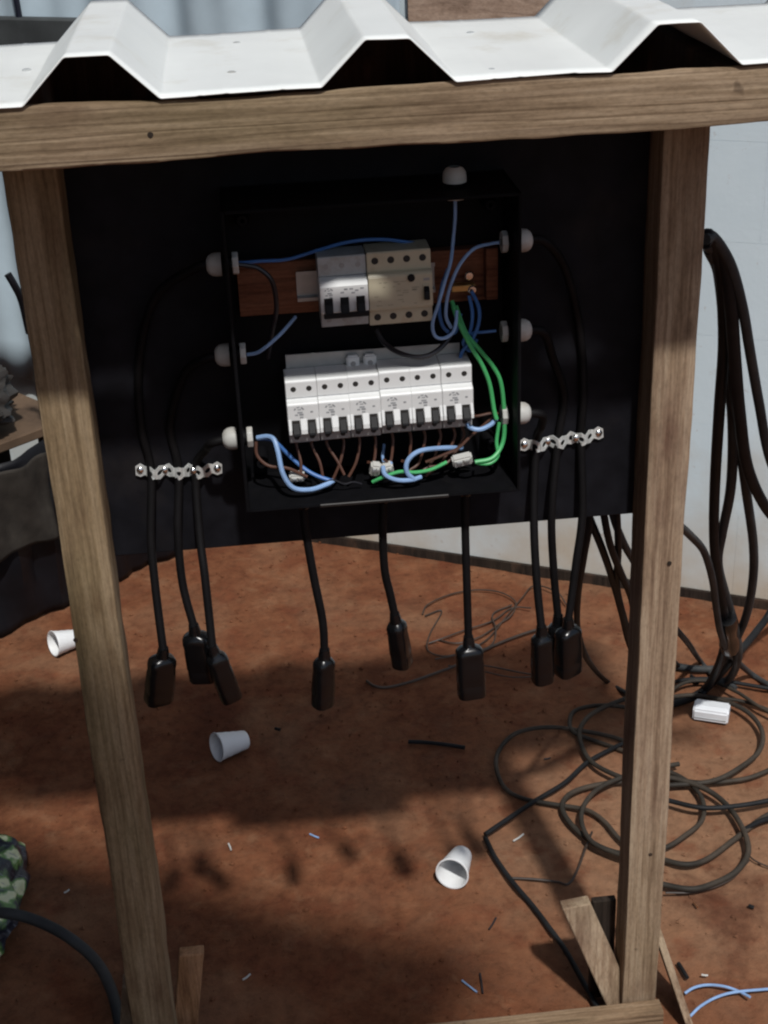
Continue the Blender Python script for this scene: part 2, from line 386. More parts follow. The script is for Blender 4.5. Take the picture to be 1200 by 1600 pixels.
# roof over the back wall and a plank wall closing the left side (both unseen, added to cut the sky light)
sh = empty('sky_blocker_roof', wp(0, 0, 0)); tag(sh, 'unseen dark sheet roof above the back wall, added to cut the sky light', 'roof')
wbox(MB(), -2.8, 2.6, -0.2, 0.56, 2.62, 2.66).build('roof_sheet', M['dgrey'], sh)  # sheet of the added sky blocker
wbox(MB(), -2.8, 2.6, 0.46, 0.54, 2.52, 2.619).build('sky_blocker_purlin', M['beam'], sh)
for s_ in (-2.5, 2.4): wbox(MB(), s_, s_+.08, 0.46, 0.54, -0.02, 2.519).build('post', M['post'], sh)  # posts of the added sky blocker
sw = empty('sky_blocker_wall', (-1.9, 0, 0)); tag(sw, 'unseen dark plank wall on the left side, added to cut the sky light', 'wall')
for k in range(26):
    y = -2.9 + k*0.2
    MB().box((-1.93+.004*(k%2), y, -.02), (-1.90+.004*(k%2), y+.194, 2.6)).build('sky_blocker_plank', M['dgrey'], sw)

# ================================================================== THE STAND
stand = empty('wooden_stand', (0, 0.02, 0))
tag(stand, 'rough timber stand with a small cream metal roof and a black board', 'stand')

def rough_bar(lo, hi, ax, seed, amp=0.0018, n=60, rnd=0.003, lean=None, m=5):
    """rough-sawn timber: a box ring swept along ax with wandering faces and softened edges"""
    o = [i for i in range(3) if i != ax]
    c = [(lo[i]+hi[i])/2 for i in range(3)]; h = [(hi[i]-lo[i])/2 for i in range(3)]
    prof = []
    a, b_ = h[o[0]], h[o[1]]
    for (sx, sy) in ((1,1),(-1,1),(-1,-1),(1,-1)):
        pts = [(a, b_-rnd), (a-rnd*0.3, b_-rnd*0.3), (a-rnd, b_)]
        pts = [(sx*x, sy*y) for x, y in pts]
        if sx*sy < 0: pts.reverse()
        nxt = {(1,1):(-1,0),(-1,1):(0,-1),(-1,-1):(1,0),(1,-1):(0,1)}[(sx,sy)]
        prof += pts
        # side subdivisions towards the next corner
        if nxt[0]: L_ = 2*(a-rnd); prof += [(pts[-1][0]+nxt[0]*L_*k/m, pts[-1][1]) for k in range(1, m)]
        else: L_ = 2*(b_-rnd); prof += [(pts[-1][0], pts[-1][1]+nxt[1]*L_*k/m) for k in range(1, m)]
    k = len(prof); vs = []
    for i in range(n+1):
        t = i/n; pos = lo[ax]+(hi[ax]-lo[ax])*t
        for (p, q) in prof:
            d = noise.noise(Vector((p*24+seed, q*24, pos*5)))*amp + noise.noise(Vector((p*60, q*60+seed, pos*26)))*amp*0.35
            s = 1 + d/max(a, b_)*1.4
            w = [0,0,0]; w[ax] = pos
            w[o[0]] = c[o[0]]+p*s + noise.noise(Vector((seed, 2, pos*3)))*amp*0.8
            w[o[1]] = c[o[1]]+q*s + noise.noise(Vector((seed+9, 5, pos*3)))*amp*0.8
            if lean: w[o[0]] += lean[0]*t; w[o[1]] += lean[1]*t
            vs.append(w)
    fs = [(i*k+j, i*k+(j+1)%k, (i+1)*k+(j+1)%k, (i+1)*k+j) for i in range(n) for j in range(k)]
    fs += [tuple(range(k-1,-1,-1)), tuple(range(n*k, (n+1)*k))]
    return MB().add(vs, fs)

XL, XR, ZT, ZB, YB = -0.3502, 0.3574, 1.425, 1.3696, -0.195
lp = rough_bar((XL-.030, 0.0, -0.03), (XL+.028, 0.055, ZB), 2, 3.0, 0.0022, 120, 0.004).build('post', M['post'], stand, smooth=True)
rp = rough_bar((XR-.026, 0.0, -0.03), (XR+.026, 0.055, ZB), 2, 11.0, 0.0015, 120, 0.003).build('post', M['post2'], stand, smooth=True)
tag(lp, 'left post, greenish and blotchy'); tag(rp, 'right post, straighter and paler')
bm_ = rough_bar((-0.80, YB, ZB), (0.80, YB+0.013, ZT), 0, 21.0, 0.0027, 260, 0.003).build('beam', M['beam'], stand, smooth=True)
tag(bm_, 'front beam under the roof edge')
for x in (XL, XR): rough_bar((x-.022, YB+.014, ZB+.001), (x+.022, 0.16, ZT-.003), 1, x*9, 0.001, 20).build('rafter', M['darkwood'], stand, smooth=True)  # rafters and rear beam: under-roof shade put into their near-black colour
rough_bar((-0.62, 0.118, ZB-.02), (0.62, 0.145, ZT-.004), 0, 31.0, 0.001, 60).build('rear_beam', M['darkwood'], stand, smooth=True)
# black board screwed behind the posts
bd = MB().box((XL-.022, 0.0585, 0.8278), (XR+.020, 0.0705, ZB-.005)).build('board', M['board'], stand, bevel=0.0012, seg=1)
tag(bd, 'black painted board between the posts')
# nail heads
for (u, v, Y) in ((235,213,YB),(985,175,YB),(990,172,YB)):
    q = W(u, v, Y); MB().lathe([(0,.0),(0.0008,.0045),(0.0016,.0042),(0.002,0)], q+Vector((0,0.0012,0)), (0,-1,0), 10).build('nail_head', M['darkwood'], stand)
for (u, v) in ((1046,880),(1016,1335),(118,1000)):
    q = W(u, v, 0); MB().lathe([(0,.0),(0.001,.003),(0.0018,.0028),(0.0022,0)], q+Vector((0,0.001,0)), (0,-1,0), 10).build('nail_head', M['darkwood'], stand)

# corrugated roof sheet: trapezoid ribs running front to back
PER, X0, RB, RT_, RH = 0.2719, -0.2606, 0.062, 0.020, 0.041
def prof_z(x):
    d = abs(((x-X0+PER/2) % PER)-PER/2)
    if d <= RT_: return RH
    if d < RB: return RH*(RB-d)/(RB-RT_)
    for e in (0.098, 0.1225):                               # small stiffening beads in the trough
        if abs(d-e) < 0.004: return 0.0007*(1-abs(d-e)/0.004)
    return 0.0
xs = []
for k in range(-2, 4):
    c = X0+k*PER
    xs += [c-RB, c-RB+.004, c-RT_, c, c+RT_, c+RB-.004, c+RB]
    for e in (0.098, 0.1225): xs += [c+e-.004, c+e, c+e+.004]
    xs += [c-0.098-.004, c-0.098, c-0.098+.004]
xs = []
for k in range(-2, 4):
    c = X0+k*PER
    for e_ in (-RB, -RT_, RT_, RB): xs += [c+e_+d_ for d_ in (-.0040, -.0022, -.0012, -.0004, .0004, .0012, .0022, .0040)]
    xs += [c]
    for e in (0.098, 0.1225): xs += [c+e-.004, c+e, c+e+.004]
    xs += [c-0.098-.004, c-0.098, c-0.098+.004]
xs = sorted(x for x in xs if -0.75 < x < 0.78)
def soft_z(x): return sum(prof_z(x+d_) for d_ in (-.0016, -.0008, 0, .0008, .0016))/5
ys = [YB-0.003 + 0.364*i/14 for i in range(15)]
vs = []
for j, y in enumerate(ys):
    for i, x in enumerate(xs):
        w = 0.0022*noise.noise(Vector((x*7, y*9, 0)))
        if j == 0: w += 0.0009*noise.noise(Vector((x*31, 4, 0)))
        vs.append((x + 0.0012*noise.noise(Vector((x*5, y*6, 5))), y + (0.0016*noise.noise(Vector((x*22, 9, 2))) if j in (0, 14) else 0), ZT+0.0016+soft_z(x)+max(w, -.0008)))
n = len(xs)
o = MB().add(vs, [(j*n+i, j*n+i+1, (j+1)*n+i+1, (j+1)*n+i) for j in range(14) for i in range(n-1)]).build('roof_sheet', M['sheet'], stand, smooth=True)
md = o.modifiers.new('thickness', 'SOLIDIFY'); md.thickness = 0.0011; md.offset = 1
tag(o, 'cream corrugated metal roof with trapezoid ribs')
for (u, v) in ((370,68),(362,114),(735,52),(768,110),(40,72),(42,110)):
    q = G(u, v, ZT+.002)
    MB().lathe([(0,.0050),(0.0012,.0045),(0.0018,.003),(0.002,0)], q, (0,0,1), 8).build('roof_screw', M['greyp'], o)

# feet: skid, braces and a dark panel
def plank(p0, p1, wdir, w, tdir, th):
    p0, p1 = Vector(p0), Vector(p1); a = Vector(wdir).normalized()*w/2; b_ = Vector(tdir).normalized()*th/2
    P = [p+s*a+t*b_ for p in (p0, p1) for (s, t) in ((-1,-1),(1,-1),(1,1),(-1,1))]
    return MB().add(P, [(0,3,2,1),(4,5,6,7),(0,1,5,4),(1,2,6,5),(2,3,7,6),(3,0,4,7)])
rough_bar((-0.46, -0.032, -0.006), (XR+.028, -0.004, 0.052), 0, 41.0, 0.001, 60).build('skid', M['scrapx'], stand, smooth=True)
# left of the right post: a leaning brace with a dark panel filling the gap behind it
plank((0.345, 0.015, 0.0), (0.268, 0.048, 0.205), (1, 0, 0.12), 0.042, (0, 1, -0.1), 0.022).build('brace', M['post2'], stand, bevel=0.0015, seg=1)
MB().prism([(0.060, 0.0), (0.072, 0.0), (0.072, 0.19), (0.060, 0.19)], 0.298, XR-.024).build('gap_panel', M['darkwood'], stand, bevel=0.001, seg=1)
plank((XR+.075, 0.010, 0.0), (XR+.032, 0.075, 0.150), (1, 0.5, 0.15), 0.012, (0, 1, 0.0), 0.075).build('brace', M['post2'], stand, bevel=0.0015, seg=1)
plank((-0.318, 0.075, 0.0), (-0.293, 0.085, 0.155), (1, 0, 0), 0.036, (0, 1, 0), 0.020).build('brace', M['scrap'], stand, bevel=0.0015, seg=1)
plank((-0.405, 0.09, 0.0), (-0.385, 0.07, 0.125), (1, 0, 0), 0.022, (0, 1, 0), 0.030).build('brace', M['post2'], stand, bevel=0.0015, seg=1)

# ================================================================== ELECTRICAL BOX
BX0, BX1, BZ0, BZ1, BYF, BYB = -0.1555, 0.1655, 0.925, 1.279, -0.048, 0.0575
box = empty('electrical_box', (0.005, 0.03, BZ0))
tag(box, 'open black electrical enclosure without a door fixed to the black board', 'electrical box')
T = 0.0035
MB().box((BX0, BYB-.003, BZ0), (BX1, BYB, BZ1)).build('back_panel', M['box'], box)
MB().box((BX0, BYF, BZ0), (BX0+T, BYB-.0032, BZ1)).build('side_wall', M['box'], box, bevel=.0012)
MB().box((BX1-T, BYF, BZ0), (BX1, BYB-.0032, BZ1)).build('side_wall', M['box'], box, bevel=.0012)
MB().box((BX0+T+.0002, BYF, BZ1-T), (BX1-T-.0002, BYB-.0032, BZ1)).build('top_wall', M['box'], box, bevel=.0012)
MB().box((BX0+T+.0002, BYF, BZ0), (BX1-T-.0002, BYB-.0032, BZ0+T)).build('bottom_wall', M['box'], box, bevel=.0012)
rim = MB()
rim.box((BX0+.085, BYF-.003, BZ0+.001), (BX1-.085, BYF-.0002, BZ0+.0050)).build('rim_lip', M['boxrim'], box, bevel=.0008, seg=1)
for (x, z) in ((BX0+.022, BZ0+.030), (BX1-.022, BZ0+.030), (BX0+.022, BZ1-.03), (BX1-.022, BZ1-.03)):
    MB().lathe([(0,.009),(0.03,.008),(0.034,.006),(0.034,.0025),(.02,.002)], (x, BYB-.003, z), (0,-1,0), 14).build('screw_pillar', M['box'], box, smooth=True)
# reddish backing wood behind the top breakers
rough_bar((-0.144, 0.036, 1.134), (0.140, 0.0535, 1.196), 0, 51.0, 0.0008, 30, .0015).build('backing_wood', M['redwood'], box, smooth=True)
rough_bar((0.137, 0.018, 1.140), (0.151, 0.0535, 1.200), 2, 57.0, 0.0008, 12, .0015).build('wood_block', M['redwood'], box, smooth=True)
# DIN rails
def din(x0, x1, zc, Y):
    h = 0.0175
    pr = [(Y,zc-h),(Y-.001,zc-h),(Y-.001,zc-.0135),(Y+.006,zc-.0125),(Y+.006,zc+.0125),(Y-.001,zc+.0135),(Y-.001,zc+h),(Y,zc+h),
          (Y,zc+.0145),(Y+.007,zc+.0135),(Y+.007,zc-.0135),(Y,zc-.0145)]
    n = len(pr); vs = [(x,y,z) for x in (x0,x1) for y,z in pr]
    fs = [(i,(i+1)%n,n+(i+1)%n,n+i) for i in range(n)]
    mb = MB().add(vs, fs)
    for k in (0, 1):
        o_ = k*n
        mb.f += [(o_+0,o_+1,o_+2,o_+11),(o_+2,o_+3,o_+10,o_+11),(o_+3,o_+4,o_+9,o_+10),(o_+4,o_+5,o_+8,o_+9),(o_+5,o_+6,o_+7,o_+8)]
    return mb
din(-0.078, 0.080, 1.168, 0.027).build('mounting_rail', M['rail'], box)
# the lower rail's tall flange shows above the breaker bank
MB().box((-0.0965, 0.0290, 1.020), (0.1075, 0.0305, 1.0865)).build('mounting_rail', M['rail'], box, bevel=.0004, seg=1)
MB().box((-0.0965, 0.0240, 1.0625), (0.1075, 0.0288, 1.0648)).build('rail_ledge', M['termg'], box)
for x in (-0.019, 0.001):
    st = MB().box((x-.0075, 0.019, 1.0655), (x+.0075, 0.0288, 1.083)).build('end_stop', M['white'], box, bevel=.002)
    MB().lathe([(0,.0032),(.0006,.0028),(.0007,0)], (x, 0.019, 1.0735), (0,-1,0), 12).build('screw', M['termg'], st)
# earth bar with two screws at the right
MB().box((0.098, 0.022, 1.150), (0.126, 0.035, 1.158)).build('earth_bar', M['brass'], box, bevel=.001, seg=1)
for (u, v) in ((733,430),(738,452)):
    q = W(u, v, 0.024); MB().lathe([(0,.0055),(.002,.0055),(.0035,.004),(.0038,0)], q, (0,-1,0), 14).build('screw', M['chrome'], box, smooth=True)

# cable glands: lock nut inside, body and dome outside the wall, each a part of the box
def gland(center, d, name='cable_gland'):
    d = Vector(d)
    g_ = MB().lathe([(-.0125,.0058),(-.0125,.0115),(-.0120,.0128),(-.0062,.0128),(-.0058,.0122)], center, d, 8).build(name, M['gland'], box, bevel=.0006, seg=1)
    MB().lathe([(-.0058,.0090),(0.006,.0090)], center, d, 16).build('thread', M['box'], g_, smooth=True)
    MB().lathe([(0.006,.0095),(0.0062,.0132),(0.012,.0132),(0.0165,.0125),(0.0205,.0098),(0.0225,.0060)], center, d, 18).build('dome_nut', M['gland'], g_, smooth=True)
    return g_
GL = [1.2085, 1.1030, 1.0000]; GR = [1.2125, 1.1070, 1.0040]
for z in GL: gland(Vector((BX0+T/2, 0.0, z)), (-1,0,0))
for z in GR: gland(Vector((BX1-T/2, 0.0, z)), (1,0,0))
gland(Vector((0.100, 0.0, BZ1-T/2)), (0,0,1))
BGX = [W(475,800,0.0).x, W(600,795,0.0).x, W(727,780,0.0).x]
for x in BGX:
    g_ = MB().lathe([(-.010,.006),(-.010,.012),(-.0055,.012)], Vector((x, 0.0, BZ0+T/2)), (0,0,-1), 10).build('cable_gland', M['box'], box)
    MB().lathe([(0.004,.009),(0.0045,.0128),(0.014,.0125),(0.020,.0095),(0.023,.0058)], Vector((x, 0.0, BZ0)), (0,0,-1), 16).build('dome_nut', M['plug'], g_, smooth=True)

# ------------------------------------------------------------------ breakers
def bprof(h, d_t, d_n, n0, n1, Y):                            # stepped side profile (y,z): z=0 bottom, Y = back
    return [(Y,0),(Y-d_t+.002,0),(Y-d_t,.002),(Y-d_t,n0-.001),(Y-d_n+.003,n0+.001),(Y-d_n,n0+.004),(Y-d_n,n1-.004),(Y-d_n+.002,n1-.001),(Y-d_t,n1+.001),(Y-d_t,h-.002),(Y-d_t+.002,h),(Y,h)]
def arc_print(cx, cz, Y, s=1.0):
    mb = MB(); n = 9
    for i in range(n):
        a0 = math.pi*(0.05+0.9*i/n); a1 = math.pi*(0.05+0.9*(i+1)/n)
        if i in (3, 6): continue
        q = [(cx+math.cos(a)*r*s, Y, cz+math.sin(a)*r*s*0.8) for a, r in ((a0,.0042),(a1,.0042),(a1,.0062),(a0,.0062))]
        mb.add(q, [(0,1,2,3)])
    for (x0,z0,x1,z1) in ((-.005,-.0062,-.0015,-.0045),(0.0,-.0062,.005,-.004),(-.002,-.0035,.004,-.0015),(.0005,-.0095,.0045,-.0075),(-.0015,.0005,.0025,.0018)):
        mb.add([(cx+x0*s,Y,cz+z0*s),(cx+x1*s,Y,cz+z0*s),(cx+x1*s,Y,cz+z1*s),(cx+x0*s,Y,cz+z1*s)], [(0,1,2,3)])
    return mb
def make_double():
    r = empty('circuit_breaker')
    h, w, Y = 0.0785, 0.0358, 0.0285
    dt, dn, n0, n1 = 0.040, 0.0485, 0.0165, 0.0545
    # the lower terminals are a separate moulding, recess shade put into its grey
    MB().prism([(Y,n0-.0003),(Y-dt,n0-.0003),(Y-dn+.003,n0+.001),(Y-dn,n0+.004),(Y-dn,n1-.003),(Y-dn+.0015,n1-.001),(Y-dt-.001,n1+.001),(Y-dt,n1+.003),(Y-dt,h-.002),(Y-dt+.002,h),(Y,h)], -w/2, w/2).build('body', M['white'], r, bevel=.0007, seg=1)
    MB().prism([(Y,0),(Y-dt+.004,0),(Y-dt+.001,.002),(Y-dt+.001,n0-.0006),(Y,n0-.0006)], -w/2+.0003, w/2-.0003).build('lower_terminal', M['termg'], r, bevel=.0006, seg=1)
    for s in (-1, 1):
        x = s*0.009
        MB().lathe([(0,.0034),(.0004,.0030),(.0005,0)], (x, Y-dt+.0001, h-.0105), (0,-1,0), 12).build('terminal_screw', M['hole'], r)
        MB().lathe([(0,.0034),(.0004,.0030),(.0005,0)], (x, Y-dt+.0012, .0078), (0,-1,0), 12).build('terminal_screw', M['hole'], r)
        MB().box((x-.0046, Y-dn-.0004, n0+.0015), (x+.0046, Y-dn+.0008, n0+.0165)).build('toggle_slot', M['hole'], r)
        MB().prism([(Y-dn-.0003,n0+.0135),(Y-dn-.0085,n0+.0030),(Y-dn-.0095,n0+.0002),(Y-dn-.0075,n0-.0012),(Y-dn-.0003,n0+.0035)], x-.0040, x+.0040).build('toggle', M['black'], r, bevel=.0006, seg=1)
    # light ribs flanking the toggles
    for (x0, x1) in ((-.0176,-.0142),(-.0038,.0038),(.0142,.0176)):
        MB().prism([(Y-dn+.0004,n0+.019),(Y-dn-.0055,n0+.0065),(Y-dn-.0060,n0+.0010),(Y-dn+.0004,n0+.0010)], x0, x1).build('toggle_guard', M['white'], r, bevel=.0005, seg=1)
    arc_print(-0.0045, n0+.0285, Y-dn-.0002).build('marking', M['print'], r)
    MB().add([(.0085,Y-dn-.0002,n0+.025),(.0115,Y-dn-.0002,n0+.025),(.0115,Y-dn-.0002,n0+.027),(.0085,Y-dn-.0002,n0+.027)],[(0,1,2,3)]).build('marking', M['print'], r)
    MB().box((-.0176, Y-dt-.0003, h-.0215), (.0176, Y-dt+.0004, h-.0207)).build('seam', M['print'], r)
    return r
bk = make_double()
words = ['leftmost white double breaker in the lower row of six', 'second white double breaker from the left in the lower row',
         'third white double breaker from the left in the lower row', 'fourth white double breaker from the left in the lower row, set slightly higher',
         'fifth white double breaker from the left in the lower row', 'rightmost white double breaker in the lower row beside the green wires']
for i in range(6):
    o = bk if i == 0 else copy_tree(bk)
    o.location = (-0.0995+.018+i*0.0358, 0, 0.9915 + (0.0032 if i >= 3 else 0) + (0.0006*i if i < 3 else 0.0004*(i-3)))
    o.rotation_euler = (0, R([-.5,-.3,-.6,-.4,-.7,-.3][i]), 0)
    tag(o, words[i], 'breaker', 'double breakers in the lower row')

def make_triple():
    r = empty('circuit_breaker', (0,0,0)); h, w, Y = 0.081, 0.0535, 0.0265
    dt, dn, n0, n1 = 0.036, 0.049, 0.018, 0.0575
    MB().prism([(Y,0),(Y-dt+.001,0),(Y-dt,.001),(Y-dt,n0-.001),(Y,n0-.001)], -w/2, w/2).build('lower_terminal', M['greyp'], r, bevel=.0007, seg=1)
    MB().prism([(Y,n1+.0012),(Y-dt,n1+.0012),(Y-dt,h-.001),(Y-dt+.001,h),(Y,h)], -w/2, w/2).build('upper_terminal', M['greyp'], r, bevel=.0007, seg=1)
    MB().prism([(Y,n0-.0006),(Y-dt,n0-.0006),(Y-dn+.002,n0+.001),(Y-dn,n0+.004),(Y-dn,n1-.007),(Y-dn+.003,n1-.002),(Y-dt,n1+.0008),(Y,n1+.0008)], -w/2+.0002, w/2-.0002).build('body', M['white'], r, bevel=.0010)
    for k in (-1, 0, 1):
        x = k*.0178
        for z in (.0085, h-.011): MB().lathe([(0,.0032),(.0004,.0028),(.0005,0)], (x, Y-dt+.0001, z), (0,-1,0), 12).build('terminal_screw', M['termg'], r)
        MB().box((x-.0048, Y-dn-.0004, n0+.003), (x+.0048, Y-dn+.0008, n0+.020)).build('toggle_slot', M['black'], r)
        MB().prism([(Y-dn-.0003,n0+.018),(Y-dn-.006,n0+.014),(Y-dn-.009,n0+.0042),(Y-dn-.007,n0+.0022),(Y-dn-.0003,n0+.004)], x-.0044, x+.0044).build('toggle', M['black'], r, bevel=.0006, seg=1)
    MB().box((-.0245, Y-dn-.0105, n0-.0008), (.0262, Y-dn-.0055, n0+.0048)).build('toggle_bar', M['black'], r, bevel=.001, seg=1)
    arc_print(-0.017, n0+.0275, Y-dn-.0002, .8).build('marking', M['print'], r)
    mb = MB()
    for (x, z) in ((.0,.028),(.006,.028),(.012,.026),(.018,.028),(-.004,.0245),(.008,.0235)):
        mb.add([(x,Y-dn-.0002,n0+z),(x+.004,Y-dn-.0002,n0+z),(x+.004,Y-dn-.0002,n0+z+.0018),(x,Y-dn-.0002,n0+z+.0018)],[(0,1,2,3)])
    mb.build('marking', M['print'], r)
    return r
o = make_triple(); o.location = (-0.0275, 0, 1.1305); o.rotation_euler = (0, R(-.7), 0)
tag(o, 'triple breaker with three joined black toggles in the upper row', 'breaker')

def make_rcd():
    r = empty('residual_current_breaker'); h, w, Y = 0.084, 0.0712, 0.0265
    dt, dn, n0, n1 = 0.038, 0.0475, 0.0195, 0.0615
    MB().prism([(Y,0),(Y-dt+.001,0),(Y-dt,.001),(Y-dt,n0-.001),(Y-dn+.002,n0+.0005),(Y-dn,n0+.003),(Y-dn,n1-.003),(Y-dn+.002,n1-.0005),(Y-dt,n1+.001),(Y-dt,h-.001),(Y-dt+.001,h),(Y,h)], -w/2, w/2).build('body', M['beige'], r, bevel=.0008)
    for k in range(4):
        x = -.0265+k*.0177
        for z in (.0095, h-.0095): MB().lathe([(0,.0041),(.0004,.0037),(.0005,0)], (x, Y-dt+.0001, z), (0,-1,0), 14).build('terminal_screw', M['hole'], r)
    b_ = MB().lathe([(0,.0042),(.002,.0042),(.0026,.0036),(.0027,0)], (0.012, Y-dn, n1-.006), (0,-1,0), 16).build('test_button', M['black'], r)
    MB().box((.0245, Y-dn-.0015, n0+.008), (.0325, Y-dn+.0008, n0+.0275)).build('toggle_frame', M['beige'], r, bevel=.0006, seg=1)
    MB().prism([(Y-dn-.0014,n0+.026),(Y-dn-.007,n0+.0205),(Y-dn-.0085,n0+.0115),(Y-dn-.0014,n0+.0095)], .0255, .0315).build('toggle', M['black'], r, bevel=.0007, seg=1)
    MB().box((.0255, Y-dn-.0004, n0+.0315), (.0325, Y-dn+.0006, n0+.0345)).build('indicator', M['termg'], r)
    mb = MB(); random.seed(3)
    for k in range(26):
        x = random.uniform(-.031, .016); z = n0+.006+random.randint(0, 12)*.0026; l = random.uniform(.002, .007)
        if x > .004 and z > n1-.013: continue
        mb.add([(x,Y-dn-.0002,z),(x+l,Y-dn-.0002,z),(x+l,Y-dn-.0002,z+.0009),(x,Y-dn-.0002,z+.0009)],[(0,1,2,3)])
    mb.build('marking', plain('faded_print', (0.34,0.30,0.22), .6, 0, .2, 200, 0), r)
    return r
o = make_rcd(); o.location = (0.0355, 0, 1.1295); o.rotation_euler = (0, R(-.6), 0)
tag(o, 'yellowed four-pole residual current breaker with round screw holes in the upper row', 'breaker')

# ------------------------------------------------------------------ sockets hanging on cables
def rrect(cx, cy, hx, hy, r, n=4):
    out = []
    for (sx, sy, a0) in ((1,1,0),(-1,1,90),(-1,-1,180),(1,-1,270)):
        for k in range(n+1):
            a = R(a0+90*k/n); out.append((cx+sx*(hx-r)+r*math.cos(a), cy+sy*(hy-r)+r*math.sin(a)))
    return out
def socket_mesh(kind='wide'):
    """line socket hanging down from the cable's end at the origin: collar, shoulder, body, flared mouth"""
    hx, hy = (0.0175, 0.0125) if kind == 'wide' else (0.0135, 0.0120)
    secs = [(0.004,.0062,.0062,.006),(-.004,.0074,.0074,.007),(-.010,.0080,.0080,.0075),(-.0125,hx*.80,hy*.82,.006),(-.0165,hx*.97,hy*.97,.006),
            (-.022,hx,hy,.006),(-.030,hx*.965,hy*.965,.006),(-.034,hx*.995,hy*.995,.006),(-.060,hx*1.02,hy*1.02,.005),(-.0625,hx*.985,hy*.985,.005),(-.065,hx*.99,hy*.99,.005),(-.0665,hx*1.02,hy*1.02,.006),(-.080,hx*1.03,hy*1.03,.006),(-.082,hx*.99,hy*.99,.006)]
    vs = []; n = None
    for z, a, b_, r in secs:
        r = r*1.45 if z < -.011 else r
        ring = rrect(0, 0, a, b_, min(r, a*.94, b_*.94)); n = len(ring); vs += [(x,y,z) for x,y in ring]
    fs = [(i*n+k, i*n+(k+1)%n, (i+1)*n+(k+1)%n, (i+1)*n+k) for i in range(len(secs)-1) for k in range(n)]
    fs += [tuple(range(n-1,-1,-1)), tuple(range((len(secs)-1)*n, len(secs)*n))]
    mb = MB().add(vs, fs)
    return mb
def hanging(path, kind, twist, label, r=0.0052, ring=False, scale=1.0, tilt=None):
    pts = spline(path, 8)
    root = empty('extension_socket', tuple(pts[-1]))
    tag(root, label, 'socket', 'black line sockets hanging under the board')
    MB().tube(pts, r, 10).build('cable', M['lead'], root, smooth=True)
    d = tilt if tilt is not None else (pts[-1]-pts[-3]).normalized()
    q = Vector((0,0,-1)).rotation_difference(Vector(d).normalized()).to_matrix() @ Matrix.Rotation(R(twist), 3, 'Z')
    mb = socket_mesh(kind); mb.v = [pts[-1] + q @ (p*scale) for p in mb.v]
    s_ = mb.build('socket_body', M['plug'], root, smooth=True)
    fm = MB()
    for x in (-.007, 0, .007): fm.lathe([(0,.0024),(.0006,.0024),(.0007,0)], (x, 0, -.0821), (0,0,-1), 10)
    fm.v = [pts[-1] + q @ (p*scale) for p in fm.v]
    fm.build('contact_holes', M['hole'], s_)
    return root
Yc = 0.0525                                                   # cables lie against the board
def P(u, v, Y): return W(u, v, Y)
# three on the left, through the left strap
xg = BX0-.022
hanging([(xg+.01,0,GL[0]), (xg-.012,.004,GL[0]-.004), (-.238,.030,1.165), (-.266,Yc,1.08), (-.272,Yc,1.0), P(236,735,Yc), P(236,840,.035), P(243,920,.02), P(255,1016,.0)], 'wide', 25, 'leftmost black socket, hanging beside the left post', tilt=P(247,1100,0.012)-P(255,1016,0.0))
hanging([(xg+.01,0,GL[1]), (xg-.014,.004,GL[1]-.006), (-.215,.030,1.07), (-.238,Yc,1.00), P(279,733,Yc), P(278,830,.035), P(285,910,.025), P(303,980,.012)], 'wide', -10, 'black socket behind the other two on the left, hanging highest of the three', tilt=P(318,1055,.02)-P(303,980,.012))
hanging([(xg+.01,0,GL[2]), (xg-.012,.004,GL[2]-.006), (-.198,.030,.975), P(306,733,Yc), P(312,835,.03), P(320,900,.01), P(332,1012,-.012)], 'slim', 20, 'black slanted socket in front, rightmost of the three on the left', tilt=P(362,1092,-.006)-P(332,1012,-.012))
# three straight below the box
hanging([(BGX[0],0,BZ0-.015), P(478,830,0), P(490,900,-.002), P(504,970,-.004), P(507,1018,-.004)], 'slim', 35, 'black socket hanging alone left of centre below the box', tilt=P(504,1102,.0)-P(507,1018,-.004))
hanging([(BGX[1],0,BZ0-.015), P(598,830,0), P(601,890,.005), P(610,930,.008), P(617,962,.010)], 'slim', 60, 'black socket pointing away, hanging highest below the middle of the box', tilt=P(631,1050,.022)-P(617,962,.010), scale=.98)
hanging([(BGX[2],0,BZ0-.015), P(727,830,0), P(729,900,-.004), P(732,998,-.006)], 'wide', 4, 'wide glossy black socket facing forward below the right of the box', tilt=P(737,1085,-.012)-P(732,998,-.006))
# three on the right, through the right strap
xr_ = BX1+.022
hanging([(xr_-.01,0,GR[0]), (xr_+.014,.004,GR[0]-.004), (.232,.030,1.165), (.256,Yc,1.08), (.262,Yc,1.0), P(908,684,Yc), P(910,800,.04), P(900,880,.03), P(888,970,.018)], 'wide', 30, 'rightmost black socket of the cluster by the right post', tilt=P(888,1060,.024)-P(888,970,.018))
hanging([(xr_-.01,0,GR[1]), (xr_+.014,.004,GR[1]-.006), (.218,.030,1.06), (.238,Yc,1.00), P(872,688,Yc), P(862,800,.04), P(865,890,.045), P(872,965,.045)], 'slim', -20, 'middle black socket of the right cluster, half hidden behind its neighbours', tilt=P(872,1045,.05)-P(872,965,.045))
hanging([(xr_-.01,0,GR[2]), (xr_+.013,.004,GR[2]-.006), (.206,.030,.972), P(838,692,Yc), P(834,800,.035), P(838,900,.015), P(846,982,.0)], 'slim', 15, 'leftmost black socket of the cluster by the right post', tilt=P(848,1066,.004)-P(846,982,.0))

